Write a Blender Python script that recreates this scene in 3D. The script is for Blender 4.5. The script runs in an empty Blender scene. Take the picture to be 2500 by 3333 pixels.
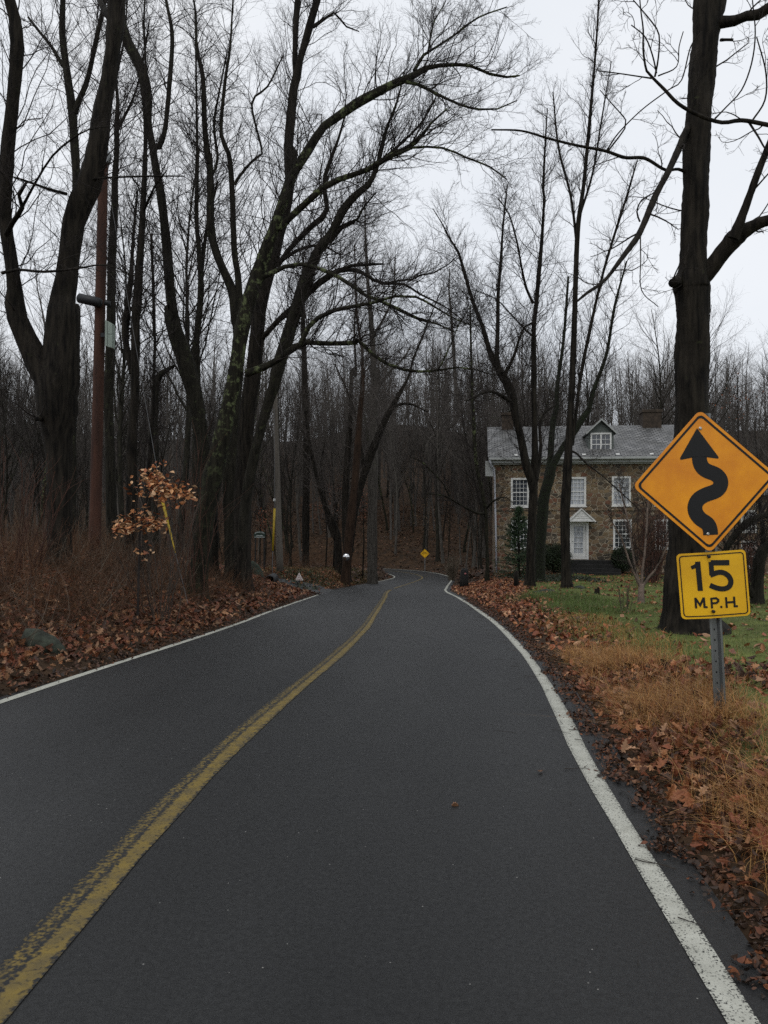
import bpy, math, random
import numpy as np
from mathutils import Vector, Matrix

# ------------------------------------------------------------------ camera, sky, sun, exposure
S = bpy.context.scene
C = S.collection
F, CX, CY, EYE = 2592.0, 1250.0, 1666.5, 1.70          # focal length and centre in photo pixels, eye height
cam_d = bpy.data.cameras.new('camera'); cam = bpy.data.objects.new('camera', cam_d); C.objects.link(cam)
cam_d.sensor_fit = 'VERTICAL'; cam_d.sensor_height = 36.0; cam_d.lens = 36.0 * F / 3333.0
cam.location = (0, 0, EYE); cam.rotation_euler = (math.radians(90), 0, 0)
cam_d.clip_start = 0.05; cam_d.clip_end = 3000
S.camera = cam
W = bpy.data.worlds.new('World'); S.world = W; W.use_nodes = True
wn, wl = W.node_tree.nodes, W.node_tree.links
bg = wn['Background']; bg.inputs['Strength'].default_value = 0.1
SUN_EL, SUN_ROT = math.radians(52), math.radians(200)
sky = wn.new('ShaderNodeTexSky'); sky.sky_type = 'NISHITA'; sky.sun_disc = False
sky.sun_elevation = SUN_EL; sky.sun_rotation = SUN_ROT
tc = wn.new('ShaderNodeTexCoord'); ns = wn.new('ShaderNodeTexNoise'); ns.inputs['Scale'].default_value = 2.2
ns.inputs['Detail'].default_value = 5; wl.new(tc.outputs['Generated'], ns.inputs['Vector'])
cr = wn.new('ShaderNodeValToRGB'); wl.new(ns.outputs['Fac'], cr.inputs['Fac'])
cr.color_ramp.elements[0].position = 0.3; cr.color_ramp.elements[0].color = (0.76, 0.80, 0.86, 1)
cr.color_ramp.elements[1].position = 0.7; cr.color_ramp.elements[1].color = (0.90, 0.92, 0.95, 1)
gain = wn.new('ShaderNodeVectorMath'); gain.operation = 'SCALE'; gain.inputs['Scale'].default_value = 10.7
wl.new(cr.outputs['Color'], gain.inputs[0])
mx = wn.new('ShaderNodeMix'); mx.data_type = 'RGBA'; mx.inputs['Factor'].default_value = 0.93
wl.new(sky.outputs['Color'], mx.inputs['A']); wl.new(gain.outputs[0], mx.inputs['B'])
wl.new(mx.outputs['Result'], bg.inputs['Color'])
sun_d = bpy.data.lights.new('sun', 'SUN'); sun_d.energy = 0.7; sun_d.angle = math.radians(25); sun_d.color = (1, 0.96, 0.9)
sun = bpy.data.objects.new('sun', sun_d); C.objects.link(sun)
sun.rotation_euler = (math.radians(90) - SUN_EL, 0, math.radians(-20)); sun.location = (-10, -20, 40)
S.view_settings.view_transform = 'Standard'; S.view_settings.look = 'None'
S.view_settings.exposure = 0.0; S.view_settings.gamma = 1.0
S.cycles.max_bounces = 5; S.cycles.diffuse_bounces = 3; S.cycles.use_denoising = False; S.cycles.denoiser = 'OPENIMAGEDENOISE'; S.cycles.denoising_input_passes = 'RGB_ALBEDO_NORMAL'; S.cycles.denoising_prefilter = 'ACCURATE'
rng = np.random.default_rng(7)
random.seed(7)

# ------------------------------------------------------------------ helpers
def P(px, py, D):
    return np.array([(px - CX) * D / F, D, EYE - (py - CY) * D / F])
def norm(v): return v / np.maximum(np.linalg.norm(v, axis=-1, keepdims=True), 1e-9)

def mat(name, col=(.5, .5, .5), rough=.8, metal=0.0, col2=None, scale=5.0, stretch=(1, 1, 1), bump=0.0, bscale=None,
        detail=6, spec=0.3, ramp=(.35, .65), attr=None):
    m = bpy.data.materials.new(name); m.use_nodes = True
    n, l = m.node_tree.nodes, m.node_tree.links
    b = n['Principled BSDF']; b.inputs['Roughness'].default_value = rough; b.inputs['Metallic'].default_value = metal
    b.inputs['Specular IOR Level'].default_value = spec
    t = n.new('ShaderNodeTexCoord'); mp = n.new('ShaderNodeMapping'); mp.inputs['Scale'].default_value = stretch
    l.new(t.outputs['Object'], mp.inputs['Vector'])
    nz = n.new('ShaderNodeTexNoise'); nz.inputs['Scale'].default_value = scale; nz.inputs['Detail'].default_value = detail; nz.inputs['Roughness'].default_value = .62
    l.new(mp.outputs[0], nz.inputs['Vector'])
    r = n.new('ShaderNodeValToRGB'); l.new(nz.outputs['Fac'], r.inputs['Fac'])
    r.color_ramp.elements[0].position = ramp[0]; r.color_ramp.elements[1].position = ramp[1]
    c2 = col2 if col2 else tuple(c * .75 for c in col)
    r.color_ramp.elements[0].color = (*c2, 1); r.color_ramp.elements[1].color = (*col, 1)
    out = r.outputs['Color']
    if attr:
        a = n.new('ShaderNodeAttribute'); a.attribute_name = attr
        mm = n.new('ShaderNodeMix'); mm.data_type = 'RGBA'; mm.blend_type = 'MULTIPLY'; mm.inputs['Factor'].default_value = 1
        l.new(a.outputs['Color'], mm.inputs['A']); l.new(out, mm.inputs['B']); out = mm.outputs['Result']
    l.new(out, b.inputs['Base Color'])
    if bump:
        n2 = n.new('ShaderNodeTexNoise'); n2.inputs['Scale'].default_value = bscale or scale * 3; n2.inputs['Detail'].default_value = 8
        l.new(mp.outputs[0], n2.inputs['Vector'])
        bp = n.new('ShaderNodeBump'); bp.inputs['Strength'].default_value = bump; bp.inputs['Distance'].default_value = .03
        l.new(n2.outputs['Fac'], bp.inputs['Height']); l.new(bp.outputs[0], b.inputs['Normal'])
    m['h'] = 1
    return m
def nodes(m): return m.node_tree.nodes, m.node_tree.links, m.node_tree.nodes['Principled BSDF']

def mesh_np(name, V, faces, m, parent=None, smooth=False, col=None, mats=None, mi=None):
    """V (n,3); faces: list of int arrays (k, sides); one mesh object"""
    me = bpy.data.meshes.new(name)
    V = np.asarray(V, np.float32); me.vertices.add(len(V)); me.vertices.foreach_set('co', V.ravel())
    faces = [np.asarray(f, np.int32) for f in faces if len(f)]
    tot = sum(f.size for f in faces); npoly = sum(len(f) for f in faces)
    me.loops.add(tot); me.polygons.add(npoly)
    me.loops.foreach_set('vertex_index', np.concatenate([f.ravel() for f in faces]))
    st = []; o = 0
    for f in faces:
        st.append(o + np.arange(len(f), dtype=np.int32) * f.shape[1]); o += f.size
    me.polygons.foreach_set('loop_start', np.concatenate(st).astype(np.int32))
    if mi is not None: me.polygons.foreach_set('material_index', np.asarray(mi, np.int32))
    me.update(calc_edges=True); me.validate()
    me.polygons.foreach_set('use_smooth', np.full(len(me.polygons), smooth, bool))
    if col is not None:
        a = me.color_attributes.new('col', 'FLOAT_COLOR', 'POINT')
        c4 = np.ones((len(V), 4), np.float32); c4[:, :3] = col; a.data.foreach_set('color', c4.ravel())
    for x in (mats or [m]): me.materials.append(x)
    o = bpy.data.objects.new(name, me); C.objects.link(o)
    if parent: o.parent = parent
    return o

class MB:
    def __init__(s): s.v = []; s.f = []
    def add(s, vs, fs):
        o = len(s.v); s.v += [tuple(map(float, v)) for v in vs]; s.f += [tuple(i + o for i in f) for f in fs]; return s
    def box(s, x0, y0, z0, x1, y1, z1, bev=0):
        if bev:
            b = bev; pts = []
            for z, i in ((z0, b), (z0 + b, 0), (z1 - b, 0), (z1, b)):
                pts += [(x0 + i, y0 + i, z), (x1 - i, y0 + i, z), (x1 - i, y1 - i, z), (x0 + i, y1 - i, z)]
            fs = [(3, 2, 1, 0), (12, 13, 14, 15)]
            for k in range(3):
                for j in range(4): fs.append((k*4+j, k*4+(j+1) % 4, k*4+4+(j+1) % 4, k*4+4+j))
            return s.add(pts, fs)
        return s.add([(x0,y0,z0),(x1,y0,z0),(x1,y1,z0),(x0,y1,z0),(x0,y0,z1),(x1,y0,z1),(x1,y1,z1),(x0,y1,z1)],
                     [(3,2,1,0),(4,5,6,7),(0,1,5,4),(1,2,6,5),(2,3,7,6),(3,0,4,7)])
    def prism(s, poly, ax, a0, a1):
        """poly of 2-D points extruded along axis ax (0,1,2) from a0 to a1"""
        n = len(poly)
        def mk(p, a):
            return {0: (a, p[0], p[1]), 1: (p[0], a, p[1]), 2: (p[0], p[1], a)}[ax]
        return s.add([mk(p, a0) for p in poly] + [mk(p, a1) for p in poly],
                     [tuple(range(n))[::-1], tuple(range(n, 2*n))] + [(i, (i+1) % n, n+(i+1) % n, n+i) for i in range(n)])
    def tube(s, pts, rad, n=8, cap=True):
        pts = np.asarray(pts, float)[None]; rad = np.broadcast_to(np.asarray(rad, float), pts.shape[1:2])[None]
        V, Q = tubes(pts, rad, n)
        s.add(V, [tuple(q) for q in Q])
        if cap:
            o = len(s.v) - len(V); s.f.append(tuple(range(o, o+n))[::-1]); s.f.append(tuple(range(len(s.v)-n, len(s.v))))
        return s
    def build(s, name, m, parent=None, smooth=False):
        me = bpy.data.meshes.new(name); me.from_pydata(s.v, [], s.f); me.validate(); me.update()
        import bmesh
        bm = bmesh.new(); bm.from_mesh(me); bmesh.ops.recalc_face_normals(bm, faces=bm.faces); bm.to_mesh(me); bm.free()
        if smooth: me.polygons.foreach_set('use_smooth', np.ones(len(me.polygons), bool))
        me.materials.append(m); o = bpy.data.objects.new(name, me); C.objects.link(o)
        if parent: o.parent = parent
        return o

def tag(o, label=None, cat=None, group=None, kind=None):
    if label: o['label'] = label
    if cat: o['category'] = cat
    if group: o['group'] = group
    if kind: o['kind'] = kind
    return o
def thing(name, label, cat, loc=(0, 0, 0), group=None):
    o = bpy.data.objects.new(name, None); C.objects.link(o); o.location = loc; o.empty_display_size = .2
    return tag(o, label, cat, group)
def under(root, *obs):
    """keep the parts where they were built in world space"""
    for o in obs:
        o.parent = root; o.matrix_parent_inverse = Matrix.Translation(-root.location)

def tubes(pts, rad, n):
    """pts (N,K,3), rad (N,K) -> verts, quads of N tapered tubes"""
    N, K, _ = pts.shape
    t = np.empty_like(pts); t[:, 1:-1] = pts[:, 2:] - pts[:, :-2]; t[:, 0] = pts[:, 1] - pts[:, 0]; t[:, -1] = pts[:, -1] - pts[:, -2]
    t = norm(t); md = norm(pts[:, -1] - pts[:, 0] + 1e-6)
    ref = np.where(np.abs(md[:, 2:3]) > .7, np.array([[1., 0, 0]]), np.array([[0, 0, 1.]]))
    a = np.cross(md, ref); a = norm(a)[:, None, :]
    a = norm(a - t * np.sum(t * a, -1, keepdims=True)); b = np.cross(t, a)
    th = np.arange(n) * 2 * np.pi / n
    rr = rad[..., None] if rad.ndim == 2 else rad
    V = pts[:, :, None, :] + rr[..., None] * (np.cos(th)[None, None, :, None] * a[:, :, None, :] + np.sin(th)[None, None, :, None] * b[:, :, None, :])
    V = V.reshape(-1, 3)
    base = (np.arange(N) * K * n)[:, None, None] + (np.arange(K - 1) * n)[None, :, None]
    j = np.arange(n)[None, None, :]; j2 = (j + 1) % n
    Q = np.stack([base + j, base + j2, base + n + j2, base + n + j], -1).reshape(-1, 4)
    return V, Q

def grow(p0, d0, L, r0, r1, K, wig, up):
    N = len(p0); pts = np.zeros((N, K + 1, 3)); pts[:, 0] = p0; d = norm(d0.copy())
    for k in range(K):
        d = norm(d + wig * rng.normal(size=(N, 3)) + np.asarray(up).reshape(-1, 1) * np.array([[0, 0, 1.]]))
        pts[:, k + 1] = pts[:, k] + d * (L / K)[:, None]
    t = np.linspace(0, 1, K + 1)[None]
    rad = r0[:, None] * (1 - t) + r1[:, None] * t
    return pts, rad
def spawn(pts, rad, n, t0, t1, a0, a1, upb=0.15):
    N, K1, _ = pts.shape
    t = t0 + (t1 - t0) * ((np.arange(n)[None] + rng.random((N, n))) / n)
    i = np.minimum((t * (K1 - 1)).astype(int), K1 - 2); f = t * (K1 - 1) - i
    ar = np.arange(N)[:, None]
    A, B = pts[ar, i], pts[ar, i + 1]
    p = A + (B - A) * f[..., None]; tg = norm(B - A)
    rl = rad[ar, i] * (1 - f) + rad[ar, i + 1] * f
    rv = rng.normal(size=p.shape); rv = norm(rv - tg * np.sum(rv * tg, -1, keepdims=True))
    ang = np.radians(a0 + (a1 - a0) * rng.random((N, n)))[..., None]
    d = norm(tg * np.cos(ang) + rv * np.sin(ang) + np.array([0, 0, upb]))
    return p.reshape(-1, 3), d.reshape(-1, 3), rl.ravel(), t.ravel(), np.repeat(np.arange(N), n)

def catmull(pts, step):
    pts = np.asarray(pts, float)
    if len(pts) < 3:
        n = max(2, int(np.linalg.norm(pts[-1, :3] - pts[0, :3]) / step))
        return pts[0] + (pts[-1] - pts[0]) * np.linspace(0, 1, n + 1)[:, None]
    q = np.vstack([2 * pts[0] - pts[1], pts, 2 * pts[-1] - pts[-2]]); out = []
    for i in range(1, len(q) - 2):
        n = max(1, int(np.linalg.norm(q[i+1][:3] - q[i][:3]) / step))
        for k in range(n):
            u = k / n
            out.append(.5 * ((2*q[i]) + (-q[i-1]+q[i+1])*u + (2*q[i-1]-5*q[i]+4*q[i+1]-q[i+2])*u*u + (-q[i-1]+3*q[i]-3*q[i+1]+q[i+2])*u**3))
    out.append(pts[-1]); return np.array(out)

# ------------------------------------------------------------------ road line and ground height
RP = np.array([(-60,-5.2,.3),(-12,-2.28,.03),(0,-1.53,.0),(2.8,-1.35,0),(5.55,-1.17,-.015),(8,-.90,-.09),(11.2,-.60,-.25),(15,-.36,-.47),
      (19.8,-.2,-.75),(27,.0,-1.22),(35,.17,-1.78),(42,.75,-2.26),(50,1.5,-2.82),(60,2.5,-3.48),(70,3.35,-4.12),(76,3.5,-4.42),
      (82,2.9,-4.64),(87,1.4,-4.8),(91,-1.8,-4.9),(94,-7,-4.9),(96,-14,-4.8),(99,-32,-4.4)])
RC = catmull(np.stack([RP[:, 1], RP[:, 0], RP[:, 2]], 1), .5)          # x, y, z
RT = norm(np.gradient(RC, axis=0) * np.array([1, 1, 0])); RN = np.stack([RT[:, 1], -RT[:, 0], 0 * RT[:, 0]], 1)   # right-hand normal
HALF = 2.55
zR_tab = np.array([(-60,.3),(0,.27),(3,.25),(6,.2),(9,.02),(12.4,-.15),(16,-.38),(20,-.6),(25,-.85),(30,-1.08),(36,-1.38),(40,-1.6),(45,-1.75),(55,-1.9),
                   (65,-2.7),(75,-3.5),(88,-4.3),(96,-3.6),(110,-.8),(140,6),(190,16),(260,27),(400,30),(700,32)])
def road_at(x, y):
    x = np.atleast_1d(np.asarray(x, float)); y = np.atleast_1d(np.asarray(y, float))
    idx = np.empty(len(x), int)
    for s in range(0, len(x), 20000):
        dx = x[s:s+20000, None] - RC[None, :, 0]; dy = y[s:s+20000, None] - RC[None, :, 1]
        idx[s:s+20000] = np.argmin(dx*dx + dy*dy, 1)
    v = np.stack([x - RC[idx, 0], y - RC[idx, 1]], 1)
    side = v[:, 0] * RN[idx, 0] + v[:, 1] * RN[idx, 1]
    d = np.hypot(v[:, 0], v[:, 1]) * np.sign(side)
    return d, RC[idx, 2], idx
def smooth(u): u = np.clip(u, 0, 1); return u * u * (3 - 2 * u)
def ground(x, y):
    x = np.atleast_1d(np.asarray(x, float)); y = np.atleast_1d(np.asarray(y, float))
    d, zr, idx = road_at(x, y)
    lum = .05 * np.sin(x * 1.7 + y * .6) * np.sin(y * 1.1 - x * .4) + .03 * np.sin(3.1 * x + 1.2) * np.sin(2.7 * y)
    # left bank
    el = np.maximum(-d - HALF - .12, 0)
    rise = .30 * np.minimum(el, 4) + .09 * np.clip(el - 4, 0, 18) + .03 * np.clip(el - 22, 0, 200)
    far = smooth((y - 35.6) / 2.2)
    rise2 = .75 * smooth(el / 1.5) + .05 * np.clip(el - 1, 0, 25)
    rise = rise * (1 - far) + rise2 * far
    dw = np.exp(-((y - 33.1 - .12 * el) / 2.1) ** 4) * smooth((20 - el) / 4)
    rise = rise * (1 - dw) + (.03 * el) * dw
    zl = zr + rise + lum * smooth(el / 2)
    # right side
    er = np.maximum(d - HALF - .28, 0)
    tgt = np.interp(y, zR_tab[:, 0], zR_tab[:, 1]) + smooth((y - 110) / 90) * (2.2 * np.sin(x * .045 + 1) + 1.5 * np.sin(x * .11 + y * .03)) + lum * smooth(er / 3)
    wdt = np.interp(y, [0, 10, 25, 40, 70, 100], [1.0, 1.2, 2.2, 3.2, 4, 5])
    zt = zr + (tgt - zr) * smooth(er / wdt)
    zrr = np.minimum(zt, zr + .45 * er + .02)
    z = np.where(d < 0, zl, zrr)
    inside = np.where(d < 0, -d < HALF + .12, d < HALF + .28)
    edge = np.where(d < 0, HALF + .12 + d, HALF + .28 - d)
    z = np.where(inside, zr - np.minimum(.02 + edge * .5, .22), z)
    return z
def G(x, y): return float(ground([x], [y])[0])

# ground sheet
m_ground = mat('ground', (.060, .036, .021), .95, 0, (.022, .016, .011), 1.3, bump=.7, bscale=14, spec=.1)
n, l, b = nodes(m_ground)
a = n.new('ShaderNodeAttribute'); a.attribute_name = 'col'
nz = n.new('ShaderNodeTexNoise'); nz.inputs['Scale'].default_value = 2.2; nz.inputs['Detail'].default_value = 8
tcn = n.new('ShaderNodeTexCoord'); l.new(tcn.outputs['Object'], nz.inputs['Vector'])
gr = n.new('ShaderNodeValToRGB'); l.new(nz.outputs['Fac'], gr.inputs['Fac'])
gr.color_ramp.elements[0].color = (.060, .070, .024, 1); gr.color_ramp.elements[1].color = (.145, .17, .048, 1)
gr.color_ramp.elements[0].position = .3; gr.color_ramp.elements[1].position = .68
mm = n.new('ShaderNodeMix'); mm.data_type = 'RGBA'; l.new(a.outputs['Color'], mm.inputs['Factor'])
old = b.inputs['Base Color'].links[0].from_socket
l.new(old, mm.inputs['A']); l.new(gr.outputs['Color'], mm.inputs['B']); l.new(mm.outputs['Result'], b.inputs['Base Color'])
def lawn_w(x, y):
    """how much of the ground is lawn (1) rather than leaf litter (0)"""
    d, _, _ = road_at(x, y)
    e = d - HALF - .28
    wob = .5 * np.sin(x * 1.3 + y * .8) + .35 * np.sin(y * 1.9 - x)
    start = np.interp(y, [0, 5, 9, 14, 22, 30, 40], [.8, .45, .5, .85, 1.2, 2.0, 4.2])
    return smooth((e - start + .25 * wob) / .6) * smooth((44.5 - y) / 2.5) * smooth((y + 40) / 5)
nx, ny = 361, 430
ux = np.linspace(-1, 1, nx); gx = 420 * np.sinh(6 * ux) / np.sinh(6)
u0 = np.arcsinh(-66 / 420 * np.sinh(5.2)) / 5.2; uy = np.linspace(u0, 1, ny); gy = 6 + 420 * np.sinh(5.2 * uy) / np.sinh(5.2)
X, Y = np.meshgrid(gx, gy); Vg = np.stack([X.ravel(), Y.ravel(), ground(X.ravel(), Y.ravel())], 1)
ii = (np.arange(ny - 1)[:, None] * nx + np.arange(nx - 1)[None]).ravel()
lw = lawn_w(Vg[:, 0], Vg[:, 1])
tag(mesh_np('ground', Vg, [np.stack([ii, ii + 1, ii + nx + 1, ii + nx], 1)], m_ground, smooth=True, col=np.repeat(lw[:, None], 3, 1)), kind='structure')

# road and its painted lines
m_road = mat('asphalt', (.0205, .021, .0215), .52, 0, (.0125, .013, .0135), .55, (1, .35, 1), bump=.0, spec=.30, attr='col')
n, l, b = nodes(m_road)
t_ = n.new('ShaderNodeTexCoord')
fn = n.new('ShaderNodeTexNoise'); fn.inputs['Scale'].default_value = 160; fn.inputs['Detail'].default_value = 3; l.new(t_.outputs['Object'], fn.inputs['Vector'])
vo = n.new('ShaderNodeTexVoronoi'); vo.inputs['Scale'].default_value = 42; l.new(t_.outputs['Object'], vo.inputs['Vector'])
sx = n.new('ShaderNodeSeparateColor'); l.new(vo.outputs['Color'], sx.inputs['Color'])
g1 = n.new('ShaderNodeMath'); g1.operation = 'GREATER_THAN'; g1.inputs[1].default_value = .985; l.new(sx.outputs[0], g1.inputs[0])
g2 = n.new('ShaderNodeMath'); g2.operation = 'LESS_THAN'; g2.inputs[1].default_value = .15; l.new(vo.outputs['Distance'], g2.inputs[0])
g3 = n.new('ShaderNodeMath'); g3.operation = 'MULTIPLY'; l.new(g1.outputs[0], g3.inputs[0]); l.new(g2.outputs[0], g3.inputs[1])
fr = n.new('ShaderNodeValToRGB'); l.new(fn.outputs['Fac'], fr.inputs['Fac'])
fr.color_ramp.elements[0].position = .3; fr.color_ramp.elements[0].color = (.45, .45, .45, 1)
fr.color_ramp.elements[1].position = .75; fr.color_ramp.elements[1].color = (1.5, 1.48, 1.42, 1)
m1 = n.new('ShaderNodeMix'); m1.data_type = 'RGBA'; m1.blend_type = 'MULTIPLY'; m1.inputs['Factor'].default_value = 1
l.new(b.inputs['Base Color'].links[0].from_socket, m1.inputs['A']); l.new(fr.outputs[0], m1.inputs['B'])
m2 = n.new('ShaderNodeMix'); m2.data_type = 'RGBA'; l.new(g3.outputs[0], m2.inputs['Factor']); l.new(m1.outputs['Result'], m2.inputs['A'])
m2.inputs['B'].default_value = (.20, .195, .18, 1); l.new(m2.outputs['Result'], b.inputs['Base Color'])
gn = n.new('ShaderNodeTexNoise'); gn.inputs['Scale'].default_value = 38; gn.inputs['Detail'].default_value = 4; gn.inputs['Roughness'].default_value = .75; l.new(t_.outputs['Object'], gn.inputs['Vector'])
gr_ = n.new('ShaderNodeValToRGB'); l.new(gn.outputs['Fac'], gr_.inputs['Fac']); gr_.color_ramp.elements[0].position = .32; gr_.color_ramp.elements[0].color = (.5, .5, .5, 1); gr_.color_ramp.elements[1].position = .7; gr_.color_ramp.elements[1].color = (1.5, 1.5, 1.5, 1)
m3 = n.new('ShaderNodeMix'); m3.data_type = 'RGBA'; m3.blend_type = 'MULTIPLY'; m3.inputs['Factor'].default_value = 1; l.new(m2.outputs['Result'], m3.inputs['A']); l.new(gr_.outputs[0], m3.inputs['B'])
l.new(m3.outputs['Result'], b.inputs['Base Color'])
bp = n.new('ShaderNodeBump'); bp.inputs['Strength'].default_value = .5; bp.inputs['Distance'].default_value = .006
l.new(fn.outputs['Fac'], bp.inputs['Height']); l.new(bp.outputs[0], b.inputs['Normal'])

def ribbon(off0, off1, dz, i0=0, i1=None, skirt=0, nseg=1, wob=0, both=True):
    c, nn = RC[i0:i1], RN[i0:i1]
    offs = np.linspace(off0, off1, nseg + 1); rows = [c + nn * o + np.array([0, 0, dz]) for o in offs]
    if wob:
        ph = np.linspace(0, 60, len(c))
        rows[0] = rows[0] + nn * (wob * np.sin(ph * 3.1) + wob * rng.normal(size=len(c)) * .4)[:, None]
        rows[-1] = rows[-1] + nn * (wob * np.sin(ph * 2.3 + 1) + wob * rng.normal(size=len(c)) * .4)[:, None]
    if skirt:
        rows = [rows[0] + np.array([0, 0, -skirt]) - nn * .05] + rows + [rows[-1] + np.array([0, 0, -skirt]) + nn * .05]
    V = np.stack(rows, 1); K = len(rows); N = len(c)
    k = (np.arange(N - 1)[:, None] * K + np.arange(K - 1)[None]).ravel()
    return V.reshape(-1, 3), np.stack([k, k + 1, k + K + 1, k + K], 1)
def surf(x, y):
    d, zr, _ = road_at(x, y); return np.where((d > -HALF - .1) & (d < HALF + .24), zr + .003, ground(x, y))
V, Q = ribbon(-HALF - .10, HALF + .24, 0, skirt=.3, nseg=8, wob=.035)
tone = np.tile(np.array([.8, .85, 1.12, .92, 1.14, .84, 1.14, .93, 1.12, .82, .8]), len(V) // 11)
tag(mesh_np('road', V, [Q], m_road, smooth=False, col=np.repeat(tone[:, None], 3, 1)), kind='structure')

def paint(name, col, lo, scale, specks, thr=.5):
    m = mat(name, col, .7, 0, lo, 9, spec=.25)
    n, l, b = nodes(m)
    t = n.new('ShaderNodeTexCoord'); v = n.new('ShaderNodeTexNoise'); v.inputs['Scale'].default_value = scale; v.inputs['Detail'].default_value = 7
    l.new(t.outputs['Object'], v.inputs['Vector'])
    a = n.new('ShaderNodeAttribute'); a.attribute_name = 'col'
    ad = n.new('ShaderNodeMath'); ad.operation = 'MULTIPLY_ADD'; ad.inputs[1].default_value = -.55; l.new(a.outputs['Fac'], ad.inputs[0]); l.new(v.outputs['Fac'], ad.inputs[2])
    r = n.new('ShaderNodeValToRGB'); l.new(ad.outputs[0], r.inputs['Fac'])
    r.color_ramp.elements[0].position = thr - specks; r.color_ramp.elements[1].position = thr + specks
    mxx = n.new('ShaderNodeMix'); mxx.data_type = 'RGBA'; l.new(r.outputs['Color'], mxx.inputs['Factor'])
    mxx.inputs['A'].default_value = (.018, .0185, .019, 1); l.new(b.inputs['Base Color'].links[0].from_socket, mxx.inputs['B'])
    l.new(mxx.outputs['Result'], b.inputs['Base Color'])
    bp = n.new('ShaderNodeBump'); bp.inputs['Strength'].default_value = .4; bp.inputs['Distance'].default_value = .005
    l.new(v.outputs['Fac'], bp.inputs['Height']); l.new(bp.outputs[0], b.inputs['Normal'])
    return m
m_white = paint('white_paint', (.46, .46, .40), (.35, .35, .30), 110, .05, .37)
m_yell = paint('yellow_paint', (.185, .130, .030), (.105, .080, .034), 48, .10, .31)
iy = int(np.argmin(np.abs(RC[:, 1] - 37.5)))
V, Q = ribbon(HALF - .06, HALF + .058, .004, wob=.006, nseg=4)
tag(mesh_np('edge_line', V, [Q], m_white, col=np.repeat(np.tile([.20, .04, .0, .05, .22], len(V) // 5)[:, None], 3, 1)), kind='structure')
i33, i31 = int(np.argmin(np.abs(RC[:, 1] - 34.2))), int(np.argmin(np.abs(RC[:, 1] - 34.0)))
V, Q = ribbon(-HALF - .05, -HALF + .05, .004, 0, i31, wob=.004)
tag(mesh_np('edge_line', V, [Q], m_white, col=np.zeros((len(V), 3))), kind='structure')
i48 = int(np.argmin(np.abs(RC[:, 1] - 52)))
V, Q = ribbon(-HALF - .04, -HALF + .05, .004, i48, None)
tag(mesh_np('edge_line', V, [Q], m_white, col=np.zeros((len(V), 3))), kind='structure')
V, Q = ribbon(-.10, .10, .004, 0, iy, nseg=7, wob=.010)
wear = np.tile(np.array([.62, .40, .32, .56, .12, .06, .14, .52]), len(V) // 8)
tag(mesh_np('centre_line', V, [Q], m_yell, col=np.repeat(wear[:, None], 3, 1)), kind='structure')
V, Q = ribbon(-.06, .06, .004, iy + 4, None, nseg=7)
tag(mesh_np('centre_line', V, [Q], m_yell, col=np.full((len(V), 3), .12)), kind='structure')
# side drive joining from the left
dp = []
for u in np.linspace(0, 1, 24):
    x = -2.3 - 16 * u
    for k in np.linspace(-1, 1, 5):
        yy = 33.2 + .115 * (-x - 2.6) + k * (1.85 + 1.3 * math.exp(-u * 9)); dp.append((x, yy))
dp = np.array(dp); zz = ground(dp[:, 0], dp[:, 1]); dd, zr_, _ = road_at(dp[:, 0], dp[:, 1])
zz = np.where(-dd < HALF + .2, zr_ - .004, np.maximum(zz, zr_ - .05) + .05)
k = (np.arange(23)[:, None] * 5 + np.arange(4)[None]).ravel()
tag(mesh_np('driveway', np.c_[dp, zz], [np.stack([k, k + 1, k + 6, k + 5], 1)], m_road, smooth=True, col=np.full((len(dp), 3), 2.2)), kind='structure')

# ------------------------------------------------------------------ tree materials
def bark(name, dark, light, lich=None, la=.62, ridge=1.0):
    m = mat(name, light, .92, 0, dark, 13, (1, 1, .13), bump=ridge, bscale=22, spec=.15)
    if lich:
        n, l, b = nodes(m); t = n.new('ShaderNodeTexCoord'); v = n.new('ShaderNodeTexNoise'); v.inputs['Scale'].default_value = 5.5; v.inputs['Detail'].default_value = 10
        v.inputs['Roughness'].default_value = .7
        l.new(t.outputs['Object'], v.inputs['Vector']); r = n.new('ShaderNodeValToRGB'); l.new(v.outputs['Fac'], r.inputs['Fac'])
        r.color_ramp.elements[0].position = la - .03; r.color_ramp.elements[1].position = la + .05
        x = n.new('ShaderNodeMix'); x.data_type = 'RGBA'
        sz_ = n.new('ShaderNodeSeparateXYZ'); l.new(t.outputs['Object'], sz_.inputs[0]); mr_ = n.new('ShaderNodeMapRange'); mr_.inputs['From Min'].default_value = 2.2; mr_.inputs['From Max'].default_value = 4.2; mr_.inputs['To Min'].default_value = .12
        l.new(sz_.outputs['Z'], mr_.inputs['Value']); mu_ = n.new('ShaderNodeMath'); mu_.operation = 'MULTIPLY'; l.new(mr_.outputs[0], mu_.inputs[0]); l.new(r.outputs['Color'], mu_.inputs[1]); l.new(mu_.outputs[0], x.inputs['Factor'])
        l.new(b.inputs['Base Color'].links[0].from_socket, x.inputs['A']); x.inputs['B'].default_value = (*lich, 1); l.new(x.outputs['Result'], b.inputs['Base Color'])
    return m
B_dark = bark('bark_dark', (.004, .0035, .003), (.027, .0225, .017), (.034, .036, .018), .66)
B_grey = bark('bark_grey', (.009, .0085, .0065), (.030, .027, .020), (.045, .050, .026), .60)
B_lich = bark('bark_lichen', (.006, .0055, .004), (.025, .023, .015), (.100, .118, .055), .555)
B_red = bark('bark_reddish', (.016, .010, .007), (.042, .025, .016), (.04, .038, .02), .68)
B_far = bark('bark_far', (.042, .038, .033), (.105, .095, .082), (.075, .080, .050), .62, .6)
B_tan = bark('bark_pale', (.08, .07, .05), (.18, .16, .12), (.13, .15, .08), .56, .6)
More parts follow.
